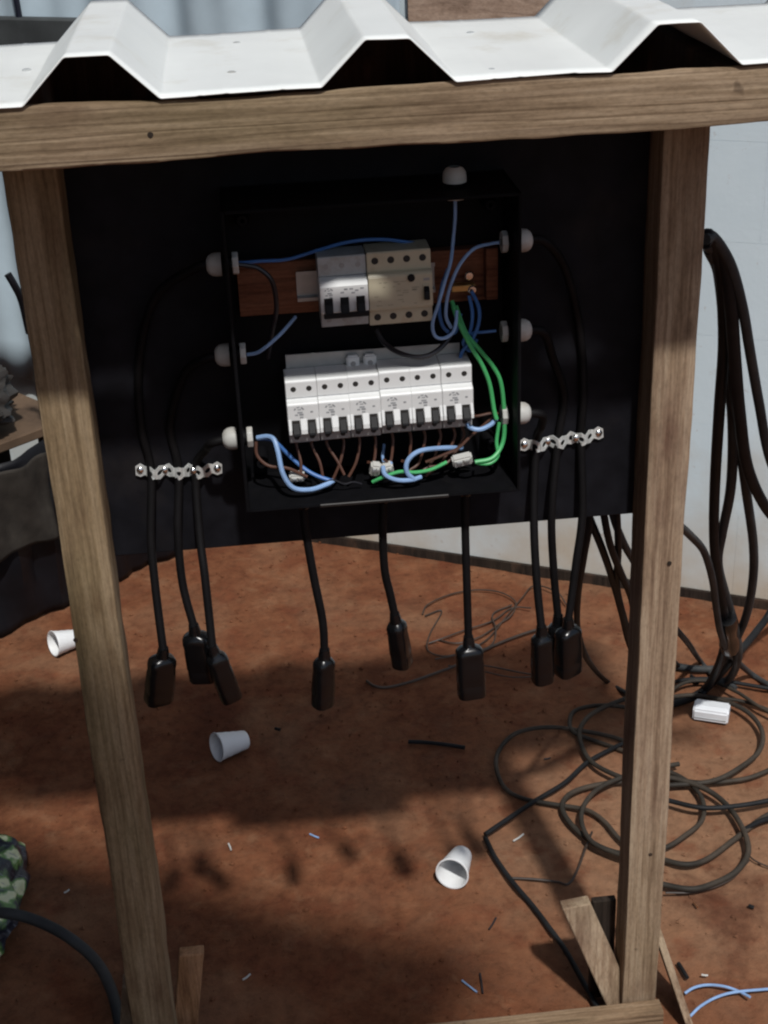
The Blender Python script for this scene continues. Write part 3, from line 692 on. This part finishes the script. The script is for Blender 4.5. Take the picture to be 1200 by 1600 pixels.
# ------------------------------------------------------------------ perforated straps over the cables
def strap(p0, p1, cab, label):
    p0, p1 = Vector(p0), Vector(p1); n = 9; L_ = (p1-p0).length
    pitch = L_/n; hw = 0.0088; hr = 0.0032
    ex = (p1-p0).normalized(); ez = Vector((0,-1,0)).cross(ex); ez = ez if ez.z > 0 else -ez
    def place(s, t):
        off = 0.0
        for c in cab:
            d = abs(s-c); off = max(off, 0.0105*math.exp(-(d/0.0085)**2))
        wob = 0.0011*math.sin(s*210)
        return p0 + ex*s + ez*(t+wob) + Vector((0, -off-0.0008, 0))
    me_v, me_f = [], []
    for i in range(n):
        c = (i+.5)*pitch; N = 16
        inner = [(c+hr*math.cos(2*math.pi*k/N), hr*math.sin(2*math.pi*k/N)) for k in range(N)]
        outer = []
        for k in range(N):
            a = 2*math.pi*k/N; x, y = math.cos(a), math.sin(a); sc_ = min(pitch/2/max(abs(x),1e-6), hw/max(abs(y),1e-6))
            X, Yy = x*sc_, y*sc_
            lim = hw*(0.84+0.16*math.cos(2*math.pi*X/pitch))
            Yy = max(-lim, min(lim, Yy)); outer.append((c+X, Yy))
        b0 = len(me_v); me_v += [place(*q) for q in inner+outer]
        me_f += [(b0+k, b0+(k+1)%N, b0+N+(k+1)%N, b0+N+k) for k in range(N)]
    root = MB().add(me_v, me_f).build('metal_strap', M['steel'])
    md = root.modifiers.new('thickness', 'SOLIDIFY'); md.thickness = 0.001
    for c in (0.5*pitch, 3.0*pitch, 6.0*pitch, 8.5*pitch):
        q = place(c, 0.0); MB().lathe([(0,.0050),(.0012,.0048),(.0026,.0032),(.003,0)], q+Vector((0,-.0004,0)), (0,-1,0), 12).build('screw', M['chrome'], root, smooth=True)
    tag(root, label, 'strap', 'perforated straps holding the cables')
YS = 0.0565
strap(W(212,735,YS), W(347,732,YS), (.022,.052,.076), 'shiny perforated metal strap over the cables on the left of the board')
strap(W(812,696,YS), W(942,676,YS), (.022,.048,.078), 'shiny perforated metal strap over the cables on the right of the board')

# ------------------------------------------------------------------ wiring inside the box
def wire(name, ctrl, r, mat, label, cat='wire', group='wires inside the box'):
    o = MB().tube(spline(ctrl, 8), r, 8).build(name, M[mat], smooth=True)
    return tag(o, label, cat, group)
w = lambda *q: [W(a, b_, c) for (a, b_, c) in q]
rw = 0.0021
wire('blue_wire', w((402,684,.0),(418,682,-.006),(428,687,-.012),(434,705,-.02),(442,740,-.028),(458,762,-.03),(485,765,-.028),(510,757,-.022),(521,751,-.018)), .0030, 'pblue', 'thick pale blue wire curving down from the lower left gland')
wire('blue_wire', w((402,685,.0),(420,686,.0),(432,692,0),(450,710,0),(470,728,-.005),(492,742,-.012),(520,752,-.018)), .0024, 'blue', 'blue wire running straight to the joint at the bottom left')
wire('blue_wire', w((722,700,.005),(690,700,-.01),(655,705,-.02),(637,720,-.024),(636,738,-.026),(648,750,-.026)), .0029, 'pblue', 'thick pale blue wire arching right of the white connectors')
wire('blue_wire', w((598,728,-.02),(602,742,-.026),(620,750,-.028),(642,750,-.027),(658,745,-.022)), .0028, 'pblue', 'short pale blue wire dipping out of the white connectors')
wire('blue_wire', w((724,655,.0),(735,668,-.015),(750,671,-.018),(766,664,-.012),(775,655,-.005)), .0028, 'pblue', 'pale blue wire sagging from the breaker row to the lower right gland')
wire('blue_wire', w((600,695,.02),(598,715,0),(604,730,-.015),(612,722,-.012)), .0018, 'pblue', 'thin pale blue wire looped over the white connectors')
wire('green_wire', w((706,470,.01),(715,500,.0),(735,540,-.006),(752,568,-.008),(765,600,-.008),(772,640,-.01),(776,655,-.012)), .0026, 'green', 'green wire on the left of the pair coming down from the earth bar')
wire('green_wire', w((712,478,.015),(728,520,.005),(748,545,.0),(770,572,-.002),(783,600,-.004),(788,650,-.006),(786,690,-.01),(770,715,-.018),(742,722,-.02)), .0026, 'green', 'green wire on the right of the pair sweeping round to the connector')
wire('green_wire', w((780,660,-.004),(776,690,-.008),(778,712,-.014),(765,724,-.018),(745,724,-.018)), .0022, 'green', 'short green wire doubling back beside the right hand connector')
wire('green_wire', w((698,722,-.015),(675,733,-.02),(650,738,-.022),(625,737,-.022),(600,745,-.022),(582,753,-.018)), .0022, 'green', 'green wire lying along the bottom of the box under the connectors')
wire('blue_wire', w((366,411,.0),(385,410,.012),(408,408,.02),(450,405,.018),(500,390,.014),(545,378,.01),(595,374,.012),(650,380,.02)), .0020, 'blue', 'dark blue wire arching above the upper breakers')
wire('blue_wire', w((386,554,.0),(402,551,-.003),(418,540,-.006),(440,520,.005),(462,495,.02)), .0021, 'pblue', 'pale blue wire rising from the middle left gland')
wire('grey_wire', w((711,308,.0),(711,340,.0),(708,375,.0),(704,410,-.01),(695,440,-.015),(685,475,-.02),(676,505,-.022),(680,525,-.022),(695,528,-.02),(710,515,-.015),(714,485,-.006)), .0020, 'pblue', 'pale wire dropping from the top gland into a long loop')
wire('blue_wire', w((780,379,.0),(766,381,-.002),(742,388,-.01),(722,408,-.016),(708,435,-.018),(699,465,-.012),(697,495,-.01),(705,512,-.006)), .0020, 'pblue', 'pale blue wire curving down from the upper right gland')
wire('blue_wire', w((700,420,.02),(690,450,.012),(686,480,.008),(692,510,.006),(710,520,.01),(720,490,.018)), .0022, 'blue', 'dark blue wire looped behind the pale loop beside the upper breakers')
wire('blue_wire', w((737,455,.018),(748,480,.008),(748,505,.004),(738,530,.004),(722,550,.01),(716,575,.02)), .0022, 'blue', 'dark blue wire hanging from the lower earth screw')
wire('blue_wire', w((733,462,.018),(738,490,.010),(735,515,.008),(724,535,.010),(735,548,.014),(745,530,.016)), .0022, 'blue', 'dark blue wire bunched inside the one on the earth screw')
wire('blue_wire', w((775,517,.0),(755,519,.0),(738,521,.006),(725,532,.014)), .0018, 'blue', 'short blue wire leaving the middle right gland')
wire('black_wire', w((588,515,.018),(600,535,.01),(625,552,-.004),(655,558,-.012),(680,550,-.01),(700,530,.0),(712,505,.012)), .0030, 'blackw', 'thick black wire sagging over the lower rail')
wire('black_wire', w((366,413,.0),(385,415,.0),(405,420,.0),(425,440,.0),(432,480,.006),(425,520,.015),(418,560,.025)), .0028, 'blackw', 'black wire dropping from the upper left gland')
wire('brown_wire', w((400,690,0),(402,712,-.006),(420,728,-.012),(450,732,-.016),(480,745,-.018)), .0020, 'brown', 'brown wire running from the lower left gland along the bottom')
for i, (u0, u1, v1) in enumerate(((462,470,742),(486,505,748),(510,538,742),(535,520,750),(560,545,745),(585,575,722),(612,600,718),(640,628,720),(662,640,735),(686,655,740),(708,665,744),(722,670,730))):
    nm = 'first second third fourth fifth sixth seventh eighth ninth tenth eleventh twelfth'.split()[i]
    wire('brown_wire', w((u0, 688-(u0-450)*.08, .004), (u0+2, 700-(u0-450)*.06, .002), ((u0+u1)/2+4, 722, -.008), (u1, v1, -.014)), .0018, 'brown', f'brown wire under the {nm} terminal of the lower breaker row, counted from the left', group='brown wires under the breaker row')
wire('brown_wire', w((772,650,0),(755,665,-.004),(735,682,-.008),(716,700,-.012),(690,712,-.015),(665,722,-.016)), .0018, 'brown', 'brown wire crossing from the lower right gland to the bottom')
wire('brown_wire', w((728,650,.0),(745,650,-.006),(765,646,-.006),(778,646,-.004)), .0017, 'brown', 'brown wire going straight into the lower right gland')
wire('copper_strand', w((504,755,-.018),(520,750,-.02),(538,756,-.02),(552,753,-.018),(565,756,-.016)), .0012, 'blackw', 'bare twisted dark strand between the joints at the bottom')

# white connectors
def connector(u, v, Y, sx, sz, rot, label):
    q = W(u, v, Y); root = empty('wire_connector', tuple(q)); tag(root, label, 'connector', 'white wire connectors in the box')
    MB().box((q.x-sx/2, q.y-.006, q.z-sz/2), (q.x+sx/2, q.y+.006, q.z+sz/2)).build('housing', M['gland'], root, bevel=.002)
    MB().box((q.x-sx*.32, q.y-.0078, q.z+sz*.05), (q.x-sx*.02, q.y-.0058, q.z+sz*.36)).build('clamp', M['greyp'], root, bevel=.0006, seg=1)
    MB().box((q.x+sx*.05, q.y-.0078, q.z+sz*.05), (q.x+sx*.35, q.y-.0058, q.z+sz*.36)).build('clamp', M['greyp'], root, bevel=.0006, seg=1)
    root.rotation_euler = (R(20), R(rot), 0)
connector(464, 744, -.012, .018, .010, 0, 'small white connector at the bottom left of the box')
connector(586, 732, -.015, .012, .016, 12, 'left one of the two white connectors in the bottom middle')
connector(606, 732, -.012, .013, .016, -10, 'right one of the two white connectors in the bottom middle')
connector(722, 718, -.014, .024, .013, -10, 'white connector joining the green wires at the bottom right')

# ================================================================== LEFT BACKGROUND CLUTTER
bench = empty('low_bench', (-0.85, 1.55, 0)); tag(bench, 'low bench with a tan top standing at the left edge in the dark', 'bench')
A, B = Vector((-1.15, 1.02, 0)), Vector((-0.47, 1.60, 0)); e = (B-A).normalized(); nn = Vector((e.y, -e.x, 0)); nn = nn if nn.y < 0 else -nn
def bxx(mb, s0, s1, d0, d1, z0, z1):
    Q = [A+e*s-nn*d+Vector((0,0,z)) for z in (z0,z1) for (s,d) in ((s0,d0),(s1,d0),(s1,d1),(s0,d1))]
    return mb.add(Q, [(0,3,2,1),(4,5,6,7),(0,1,5,4),(1,2,6,5),(2,3,7,6),(3,0,4,7)])
bxx(MB(), -0.2, 0.80, 0.0, 0.34, 0.395, 0.418).build('top', M['cardboard'], bench, bevel=.003, seg=1)
for s in (-0.15, 0.75):
    for d in (0.05, 0.29): bxx(MB(), s, s+.04, d, d+.04, 0.0, 0.394).build('leg', M['darkwood'], bench)
def cloth(name, s0, s1, d, z0, z1, mat, amp, fr, label, cat, seed=0, slope=0.0):
    n, k = 60, 24; vs = []
    for j in range(k+1):
        z = z0+(z1-z0)*j/k
        for i in range(n+1):
            s = s0+(s1-s0)*i/n
            f = amp*(noise.noise(Vector((s*fr+seed, z*fr*.4, seed)))*1.2 + 0.5*noise.noise(Vector((s*fr*2.7, z*fr+seed, 2)))) + slope*(1-j/k)
            q = A+e*s+nn*(d+f); vs.append((q.x, q.y, z+0.02*noise.noise(Vector((s*6, seed, 9)))*(1-j/k if z0 > .03 else j/k)))
    o = MB().add(vs, [(j*(n+1)+i, j*(n+1)+i+1, (j+1)*(n+1)+i+1, (j+1)*(n+1)+i) for j in range(k) for i in range(n)]).build(name, M[mat], smooth=True)
    o.modifiers.new('thickness', 'SOLIDIFY').thickness = 0.002
    return tag(o, label, cat)
cloth('black_tarp', -0.3, 1.10, 0.02, 0.003, 0.39, 'tarp', 0.045, 7, 'black tarp hanging to the ground in front of the low bench', 'tarp', 3, .03)
cloth('grey_sack', 0.02, 0.66, 0.085, 0.19, 0.40, 'sack', 0.05, 6, 'crumpled grey-brown sack hanging below the tan bench top', 'sack', 8)
def blob(name, c, rx, ry, rz, mat, amp, fr, label, cat, seed):
    n, k = 96, 56; vs = []
    for j in range(k+1):
        th = math.pi*j/k
        for i in range(n):
            ph = 2*math.pi*i/n
            sg = lambda t, p: math.copysign(abs(t)**p, t)
            d = Vector((sg(math.cos(ph), .7)*sg(math.sin(th), .6), sg(math.sin(ph), .7)*sg(math.sin(th), .6), sg(math.cos(th), .8)))
            f = 1+amp*noise.noise(d*fr+Vector((seed,0,0)))+amp*.5*abs(noise.noise(d*fr*2.6+Vector((0,seed,0))))
            vs.append((c[0]+d.x*rx*f, c[1]+d.y*ry*f, max(c[2]+d.z*rz*f, c[2]-rz)))
    o = MB().add(vs, [(j*n+i, j*n+(i+1)%n, (j+1)*n+(i+1)%n, (j+1)*n+i) for j in range(k) for i in range(n)]).build(name, mat, smooth=True)
    return tag(o, label, cat)
q = A+e*0.50-nn*0.17
blob('plastic_bag', (q.x, q.y, .418+.075), .20, .12, .075, M['greyplastic'], .25, 3, 'crumpled grey plastic bag lying on the tan bench top', 'bag', 2)
q = A+e*0.40-nn*0.22
blob('dark_bag', (q.x, q.y+.12, .418+.15), .22, .10, .15, M['navy'], .22, 2.5, 'dark navy bag behind the grey plastic bag at the left edge', 'bag', 5)
o = MB().tube(spline([W(12,428,1.35), W(22,445,1.35), W(34,470,1.36), W(46,520,1.37)]), .008, 8).build('rod', M['tarp'], smooth=True)
tag(o, 'thin dark rod sticking out above the bags at the left edge', 'rod')

# patterned bag at the lower left corner
def pattern_mat():
    m, t, b = newmat('floral_printed_film'); v = coords(t)
    vo = node(t, 'ShaderNodeTexVoronoi', Scale=17.0); vo.feature = 'F1'
    dv = node(t, 'ShaderNodeMixRGB'); 
    nz = node(t, 'ShaderNodeTexNoise', Scale=28.0, Detail=3.0); t.links.new(v, nz.inputs['Vector'])
    ad = t.nodes.new('ShaderNodeVectorMath'); ad.operation = 'MULTIPLY_ADD'; ad.inputs[1].default_value = (.05,.05,.05)
    t.links.new(nz.outputs['Color'], ad.inputs[0]); t.links.new(v, ad.inputs[2]); t.links.new(ad.outputs[0], vo.inputs['Vector'])
    pet = ramp(t, vo.outputs['Distance'], [(0.0, (0.10,0.12,0.06)), (0.07, (0.58,0.62,0.36)), (0.27, (0.68,0.72,0.48)), (0.34, (0.14,0.30,0.08)), (0.46, (0.012,0.018,0.035))])
    st = noi(t, coords(t, (1, 4, 1)), 32, 4, .6)
    c = mixc(t, ramp(t, st, [(0.60, (0,0,0)), (0.66, (0.6,0.6,0.6))]), pet, (0.20,0.23,0.28))
    t.links.new(c, b.inputs['Base Color']); b.inputs['Roughness'].default_value = 0.35
    bump(t, b, nz.outputs['Fac'], .3, .004); return m
q = G(18, 1445, .05)
blob('printed_bag', (-0.708, 0.385, .045), .115, .165, .050, pattern_mat(), .16, 2.6, 'dark bag printed with pale yellow-green flowers at the lower left corner', 'bag', 4)
o = MB().tube(spline([(-0.95,.36,.10), G(-60,1428,.125), G(0,1426,.125), G(50,1436,.11), G(105,1463,.08), G(150,1502,.04), G(175,1550,.018), G(188,1610,.012), G(192,1680,.011)], 10), .0088, 12).build('cable', M['dusty'], smooth=True)
tag(o, 'thick dark cable arching over the printed bag at the lower left', 'cable')

# ================================================================== CABLES ON THE RIGHT
def cable(ctrl, r, mat, label, group, step=8):
    o = MB().tube(spline(ctrl, step), r*.86, 10).build('cable', M[mat], smooth=True); return tag(o, label, 'cable', group)
def hz(u, v, Y): return W(u, v, Y)
gB = 'thick cables hanging beside the right post'
cable(w((1098,375,.065),(1108,368,.075),(1120,395,.10),(1128,450,.13),(1131,540,.18),(1124,640,.24),(1117,760,.34),(1116,850,.42),(1124,910,.50),(1132,970,.58),(1128,1025,.68))+[G(1100,1078,.014), G(1050,1100,.012), G(1000,1108,.011)], .0095, 'rubber', 'thick black cable nearest the right post in the hanging bundle', gB)
cable(w((1100,378,.07),(1112,372,.085),(1132,410,.105),(1142,480,.13),(1148,560,.17),(1156,650,.22),(1168,730,.28),(1195,790,.34),(1230,830,.40)), .0100, 'rubber', 'thickest black cable of the bundle swinging out to the right edge', gB)
cable(w((1102,374,.06),(1116,372,.08),(1142,415,.10),(1160,480,.13),(1172,550,.17),(1186,630,.22),(1204,720,.28),(1240,800,.36)), .0080, 'dusty', 'rightmost grey cable of the bundle leaving at the right edge', gB)
cable(w((1104,380,.085),(1118,400,.11),(1128,460,.15),(1136,560,.21),(1145,660,.27),(1142,760,.35),(1128,835,.42),(1122,880,.47),(1134,930,.54),(1150,985,.62),(1153,1030,.68))+[G(1140,1060,.04), G(1122,1066,.02)], .0090, 'dusty', 'dark cable crossing in front and ending in a tight loop above the white block', gB)
cable(w((1108,390,.10),(1124,430,.13),(1140,540,.19),(1150,640,.25),(1165,760,.36),(1177,850,.46),(1176,910,.53),(1165,965,.60),(1145,1010,.67))+[G(1128,1042,.03), G(1085,1045,.012), G(1040,1038,.012)], .0088, 'dusty', 'greenish black cable bowing right before joining the knot of the bundle', gB)
cable(w((1060,820,.14),(1078,836,.20),(1100,862,.28),(1113,905,.38),(1119,950,.47),(1126,990,.55))+w((1140,1020,.66),)+[G(1170,1050,.02), G(1205,1072,.012), G(1240,1085,.01)], .0068, 'dusty', 'pale grey cable curving out from behind the right post', gB)
cable([G(1260,930,.05)]+w((1215,945,.9),(1195,970,.86),(1168,1004,.80),(1145,1030,.74))+[G(1118,1062,.03), G(1095,1085,.014)], .0085, 'rubber', 'dark cable coming in from the right edge into the knot', gB)
q0 = W(1132,1000,.64)
o = MB().tube(spline([W(1131,965,.56)+Vector((.005,0,0)), W(1133,990,.60)+Vector((.006,0,0)), W(1136,1012,.65)+Vector((.005,0,0))]), .019, 12, rfun=lambda t: .9+.1*math.sin(t*9)).build('tape_wrap', M['plug'], smooth=True)
tag(o, 'black tape wrapped round the knot of hanging cables', 'tape')

gC = 'cables dropping behind the board by the right post'
cable(w((915,760,.085),(921,812,.09),(912,870,.13),(903,930,.22),(903,985,.32),(918,1030,.42))+[G(945,1062,.016), G(980,1084,.010), G(1015,1100,.010)], .0058, 'rubber', 'left cable of those dropping behind the right cluster of sockets, curling to the ground', gC)
cable(w((905,760,.09),(920,806,.10),(940,855,.14),(957,905,.22),(972,960,.32),(985,1010,.45))+[G(1010,1060,.03), G(1045,1090,.010)], .0062, 'rubber', 'cable slanting right behind the board towards the right post', gC)
cable(w((935,750,.085),(944,806,.09),(953,850,.12),(968,890,.18),(985,930,.26),(1003,985,.40))+[G(1060,1040,.012), G(1090,1066,.010)], .0060, 'rubber', 'second cable slanting behind the board close to the right post', gC)
cable(w((960,750,.09),(964,806,.10),(966,860,.15),(964,915,.24),(975,965,.34),(990,1010,.46))+[G(1015,1052,.014)], .0058, 'rubber', 'nearly straight cable dropping next to the right post', gC)
cable(w((948,750,.10),(958,806,.11),(975,850,.16),(992,880,.22),(1012,920,.30),(1050,975,.44),(1075,1005,.55))+[G(1092,1030,.02), G(1115,1056,.010), G(1150,1075,.009)], .0062, 'dusty', 'cable passing behind the right post and landing among the coils', gC)

gD = 'dark cable coils on the ground at the right'
rng = random.Random(5)
def coil(pts, label, r=.0060, mat='dusty', lift=.010, group=gD):
    ctrl = []; r *= .88; mat = 'coil' if mat == 'dusty' else mat
    for (u, v) in pts:
        q = G(u, v, lift + rng.uniform(-.003, .004)) + Vector((rng.uniform(-.003,.003), rng.uniform(-.003,.003), 0)); ctrl.append(q)
    return cable(ctrl, r, mat, label, group)
coil([(757,1305),(790,1283),(835,1254),(880,1222),(918,1192),(960,1168),(1000,1150)], 'straight black cable with its cut end beside the rightmost cup', .0058, 'rubber', .012)
coil([(1010,1175),(965,1152),(905,1140),(850,1136),(805,1147),(777,1175),(774,1203),(792,1232),(822,1249),(868,1257),(915,1266),(945,1285),(965,1310),(1000,1335)], 'leftmost wide loop of dark cable on the ground', .0058)
coil([(1000,1182),(950,1163),(900,1146),(888,1128),(898,1112),(925,1104),(965,1104),(1005,1110)], 'small dark loop at the top of the coils left of the post', .0058)
coil([(1030,1075),(975,1092),(930,1112),(905,1135),(905,1160),(925,1190),(965,1212),(1010,1225),(1060,1225),(1110,1221),(1150,1204),(1183,1175),(1189,1145),(1170,1114),(1130,1094),(1085,1086),(1045,1090)], 'largest loop of dark cable passing round the right post', .0062, 'dusty', .016)
coil([(1040,1222),(985,1222),(930,1228),(893,1240),(877,1258),(888,1285),(920,1315),(965,1332),(1020,1340),(1070,1352),(1105,1343),(1150,1312),(1200,1275),(1260,1255)], 'dark cable looping low on the left and running out to the right edge', .0066, 'dusty', .010)
coil([(1060,1195),(1000,1206),(945,1228),(915,1252),(907,1282),(925,1312),(960,1332),(1010,1345)], 'inner dark loop beside the foot of the right post', .0058, 'dusty', .020)
coil([(1000,1200),(1045,1205),(1080,1224),(1097,1250),(1094,1280),(1070,1306),(1035,1325),(985,1333)], 'round dark loop just right of the post', .0058, 'dusty', .014)
coil([(1000,1212),(1050,1216),(1100,1232),(1135,1258),(1158,1295),(1166,1330),(1150,1362),(1115,1382),(1080,1388),(1035,1382),(990,1370)], 'wide dark loop nearest the camera right of the post', .0066, 'dusty', .016)
coil([(1000,1242),(1045,1252),(1100,1262),(1160,1258),(1220,1248)], 'nearly straight dark cable running to the right edge across the coils', .0060, 'rubber', .022)
coil([(1040,1215),(1090,1222),(1140,1222),(1180,1212),(1240,1185)], 'dark cable running to the right edge along the big loop', .0056, 'dusty', .009)
coil([(1000,1088),(1050,1066),(1100,1060),(1150,1066),(1230,1082)], 'dark cable crossing behind the white block', .0054, 'rubber', .012)
coil([(1010,1120),(1060,1072),(1105,1064),(1150,1080),(1190,1105),(1240,1130)], 'thin dark cable bending to the right edge above the white block', .0048, 'dusty', .018)
coil([(1100,1090),(1140,1092),(1175,1100),(1225,1118)], 'short dark cable end right of the white block', .0050, 'dusty', .009)
coil([(1165,1295),(1190,1283),(1230,1275)], 'short stub of dark cable at the right edge', .0062, 'rubber', .012)
coil([(757,1308),(775,1340),(800,1378),(830,1415),(858,1448),(885,1482),(912,1530),(935,1580)], 'black cable running down to the brace of the right post', .0060, 'rubber', .009, group=None)
def thinw(pts, label, r=.0018, mat='thinw'):
    ctrl = [G(u, v, .004+rng.uniform(0, .006)) for u, v in pts]
    o = MB().tube(spline(ctrl, 8), r, 6).build('thin_wire', M[mat], smooth=True); return tag(o, label, 'wire', 'thin wires on the ground')
thinw([(800,1372),(838,1374),(870,1378),(888,1381),(902,1360),(915,1325),(925,1300)], 'thin brown wire bent at a sharp corner near the right brace', .0022)
thinw([(573,1064),(585,1072),(605,1074),(640,1066),(680,1052),(712,1040),(745,1022),(780,1005),(835,985),(900,970)], 'thin brown wire with a hooked end crossing under the wide socket', .0030)
thinw([(660,960),(668,945),(700,930),(740,922),(780,925),(805,940),(800,960),(780,975),(750,995),(715,1005),(685,1000)], 'upper ring of the thin wire tangle')
thinw([(664,962),(690,955),(672,990),(668,1015),(690,1025),(720,1020),(760,1000),(790,965),(815,935),(835,915),(870,925),(885,945)], 'thin wire tangle strand rising to the right')
thinw([(670,1005),(690,998),(725,985),(770,970),(800,950),(830,950)], 'thin reddish wire tangle strand in the middle')
thinw([(680,1030),(720,1022),(765,1010),(775,985),(770,960),(800,945)], 'thin wire tangle strand under the wide socket')
thinw([(720,1035),(770,1042),(820,1052),(850,1054),(890,1050)], 'lower thin wire running to the right cluster of sockets')
thinw([(700,1040),(750,1048),(800,1058),(850,1056)], 'lowest thin wire running to the right cluster of sockets', .0015)
thinw([(1040,1395),(1090,1393),(1140,1375),(1170,1345)], 'thin wire shadowing the wide loop on the right')
thinw([(1165,1330),(1180,1345),(1215,1360)], 'thin wire end beside the wide loop on the right', .0015)

# ================================================================== LOOSE THINGS ON THE GROUND
def cup():
    H, r0, r1, th = 0.064, 0.0178, 0.0272, 0.0010
    prof = [(0,0.0005),(0,r0-.001),(.001,r0)]
    for i in range(1, 9):
        t = i/8; prof.append((.001+t*(H-.003), r0+(r1-r0)*t + (0.0004 if i % 2 else -0.0002)))
    prof += [(H-.0015, r1+.0016), (H, r1+.0012), (H, r1-.0008), (H-.003, r1-th-.0003), (.004, r0-th), (.003, .0005)]
    return MB().lathe(prof, (0,0,0), (1,0,0), 40)
c0 = cup().build('plastic_cup', M['cup'], origin=(0,0,0), smooth=True)
alpha = math.atan((0.0272-0.0178)/0.064)
def put_cup(o, u, v, az, label):
    q = G(u, v, .022)
    d = Vector((math.cos(R(az)), math.sin(R(az)), 0))        # direction the mouth faces
    o.rotation_mode = 'QUATERNION'
    o.rotation_quaternion = Matrix.Rotation(R(az), 4, 'Z').to_quaternion() @ Matrix.Rotation(-alpha, 4, 'Y').to_quaternion()
    o.location = Vector((q.x, q.y, 0)) - d*0.032 + Vector((0,0,0.0195))
    tag(o, label, 'cup', 'white plastic cups lying on the soil')
put_cup(c0, 361, 1163, 208, 'white plastic cup lying on the soil below the left sockets, mouth to the left')
c1 = c0.copy(); col.objects.link(c1); put_cup(c1, 714, 1352, 246, 'white plastic cup on the soil nearest the camera, mouth towards the viewer')
c2 = c0.copy(); col.objects.link(c2); put_cup(c2, 104, 1002, 212, 'white plastic cup half hidden behind the left post')

q = G(1111, 1122, .0)
wbk = empty('white_block', (q.x, q.y, 0)); tag(wbk, 'white plastic block lying among the cables on the right', 'block')
mb = MB().prism([(-.022,0.004),(.022,0.004),(.022,.026),(.012,.032),(-.014,.034),(-.022,.028)], -.034, .034)
mb.v = [Vector((q.x,q.y,0))+Matrix.Rotation(R(-24),3,'Z')@p for p in mb.v]
mb.build('housing', M['block'], wbk, bevel=.003, seg=3)
mb = MB().box((-.030,-.0232,.012), (.030,-.0218,.0132)); mb.v = [Vector((q.x,q.y,0))+Matrix.Rotation(R(-24),3,'Z')@p for p in mb.v]
mb.build('seam', M['greyp'], wbk)

def stick(pts, r, mat, label, name='offcut', cat='offcut', grp='offcuts scattered on the soil', z=.004):
    o = MB().tube(spline([G(u, v, z) for u, v in pts], 6), r, 7).build(name, M[mat], smooth=True); return tag(o, label, cat, grp)
stick([(638,1159),(665,1160),(700,1164),(726,1168)], .0042, 'rubber', 'short black piece of cable lying alone in the middle of the soil', 'cable_piece', 'cable piece', None, .005)
bits = [((484,1303),(498,1309),'pblue','tiny pale offcut left of the shadows of the middle sockets'), ((357,1318),(361,1328),'gland','tiny white offcut on the dark soil at the left'),
        ((802,1314),(818,1303),'gland','thin white offcut beside the cut cable end'), ((379,1531),(391,1522),'gland','tiny white offcut right of the left brace'),
        ((722,1532),(745,1550),'pblue','pale blue offcut near the bottom edge'), ((750,1521),(754,1552),'blackw','black offcut crossing the pale one near the bottom edge'),
        ((764,1452),(775,1434),'blackw','thin black offcut between the rightmost cup and the brace'), ((1096,1523),(1106,1524),'gland','tiny white offcut above the blue wires at the lower right'),
        ((100,1395),(108,1390),'gland','faint pale offcut right of the printed bag'), ((1060,1505),(1074,1528),'rubber','stubby black offcut beside the right brace'),
        ((430,1138),(438,1140),'rubber','tiny dark lump right of the left cup'), ((1170,1415),(1178,1418),'rubber','tiny dark lump on the soil at the right edge'),
        ((1084,1410),(1090,1418),'copper','tiny copper piece below the wide loop'), ((850,1186),(860,1184),'blackw','tiny black piece inside the leftmost cable loop')]
for a, b_, mt, lb in bits: stick([a, ((a[0]+b_[0])/2+.5, (a[1]+b_[1])/2+.5), b_], .0016 if mt != 'rubber' else .0032, mt, lb)
for pts, lb in ((((1070,1552),(1085,1543),(1105,1539),(1130,1541),(1152,1548),(1172,1558)), 'pale blue wire arched in the lower right corner'),
                (((1078,1588),(1095,1572),(1120,1558),(1150,1550),(1205,1545)), 'pale blue wire slanting across the lower right corner')):
    o = MB().tube(spline([G(u, v, .006+.004*(i%2)) for i, (u, v) in enumerate(pts)], 8), .0022, 8).build('blue_wire', M['pblue'], smooth=True)
    tag(o, lb, 'wire', 'blue wires on the soil at the lower right')

# loose crumbs of soil
mb = MB(); rr = random.Random(11)
for i in range(7000):
    x, y = rr.uniform(-1.2, 1.3), rr.uniform(-0.25, 2.0); s = rr.choice((.0008,.0008,.0012,.0012,.0018,.0018,.0026,.0042))*rr.uniform(.7,1.3)
    z = gz(x, y)-.002
    vs = [(x+s*rr.uniform(.6,1.2)*dx, y+s*rr.uniform(.6,1.2)*dy, z+s*.5+s*rr.uniform(.5,.9)*dz) for dx, dy, dz in ((1,0,0),(-1,0,0),(0,1,0),(0,-1,0),(0,0,1),(0,0,-1))]
    mb.add(vs, [(0,2,4),(2,1,4),(1,3,4),(3,0,4),(2,0,5),(1,2,5),(3,1,5),(0,3,5)])
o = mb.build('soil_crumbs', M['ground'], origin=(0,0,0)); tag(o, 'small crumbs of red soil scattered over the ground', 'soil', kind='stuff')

for o in bpy.data.objects:
    if '_o' in o: del o['_o']
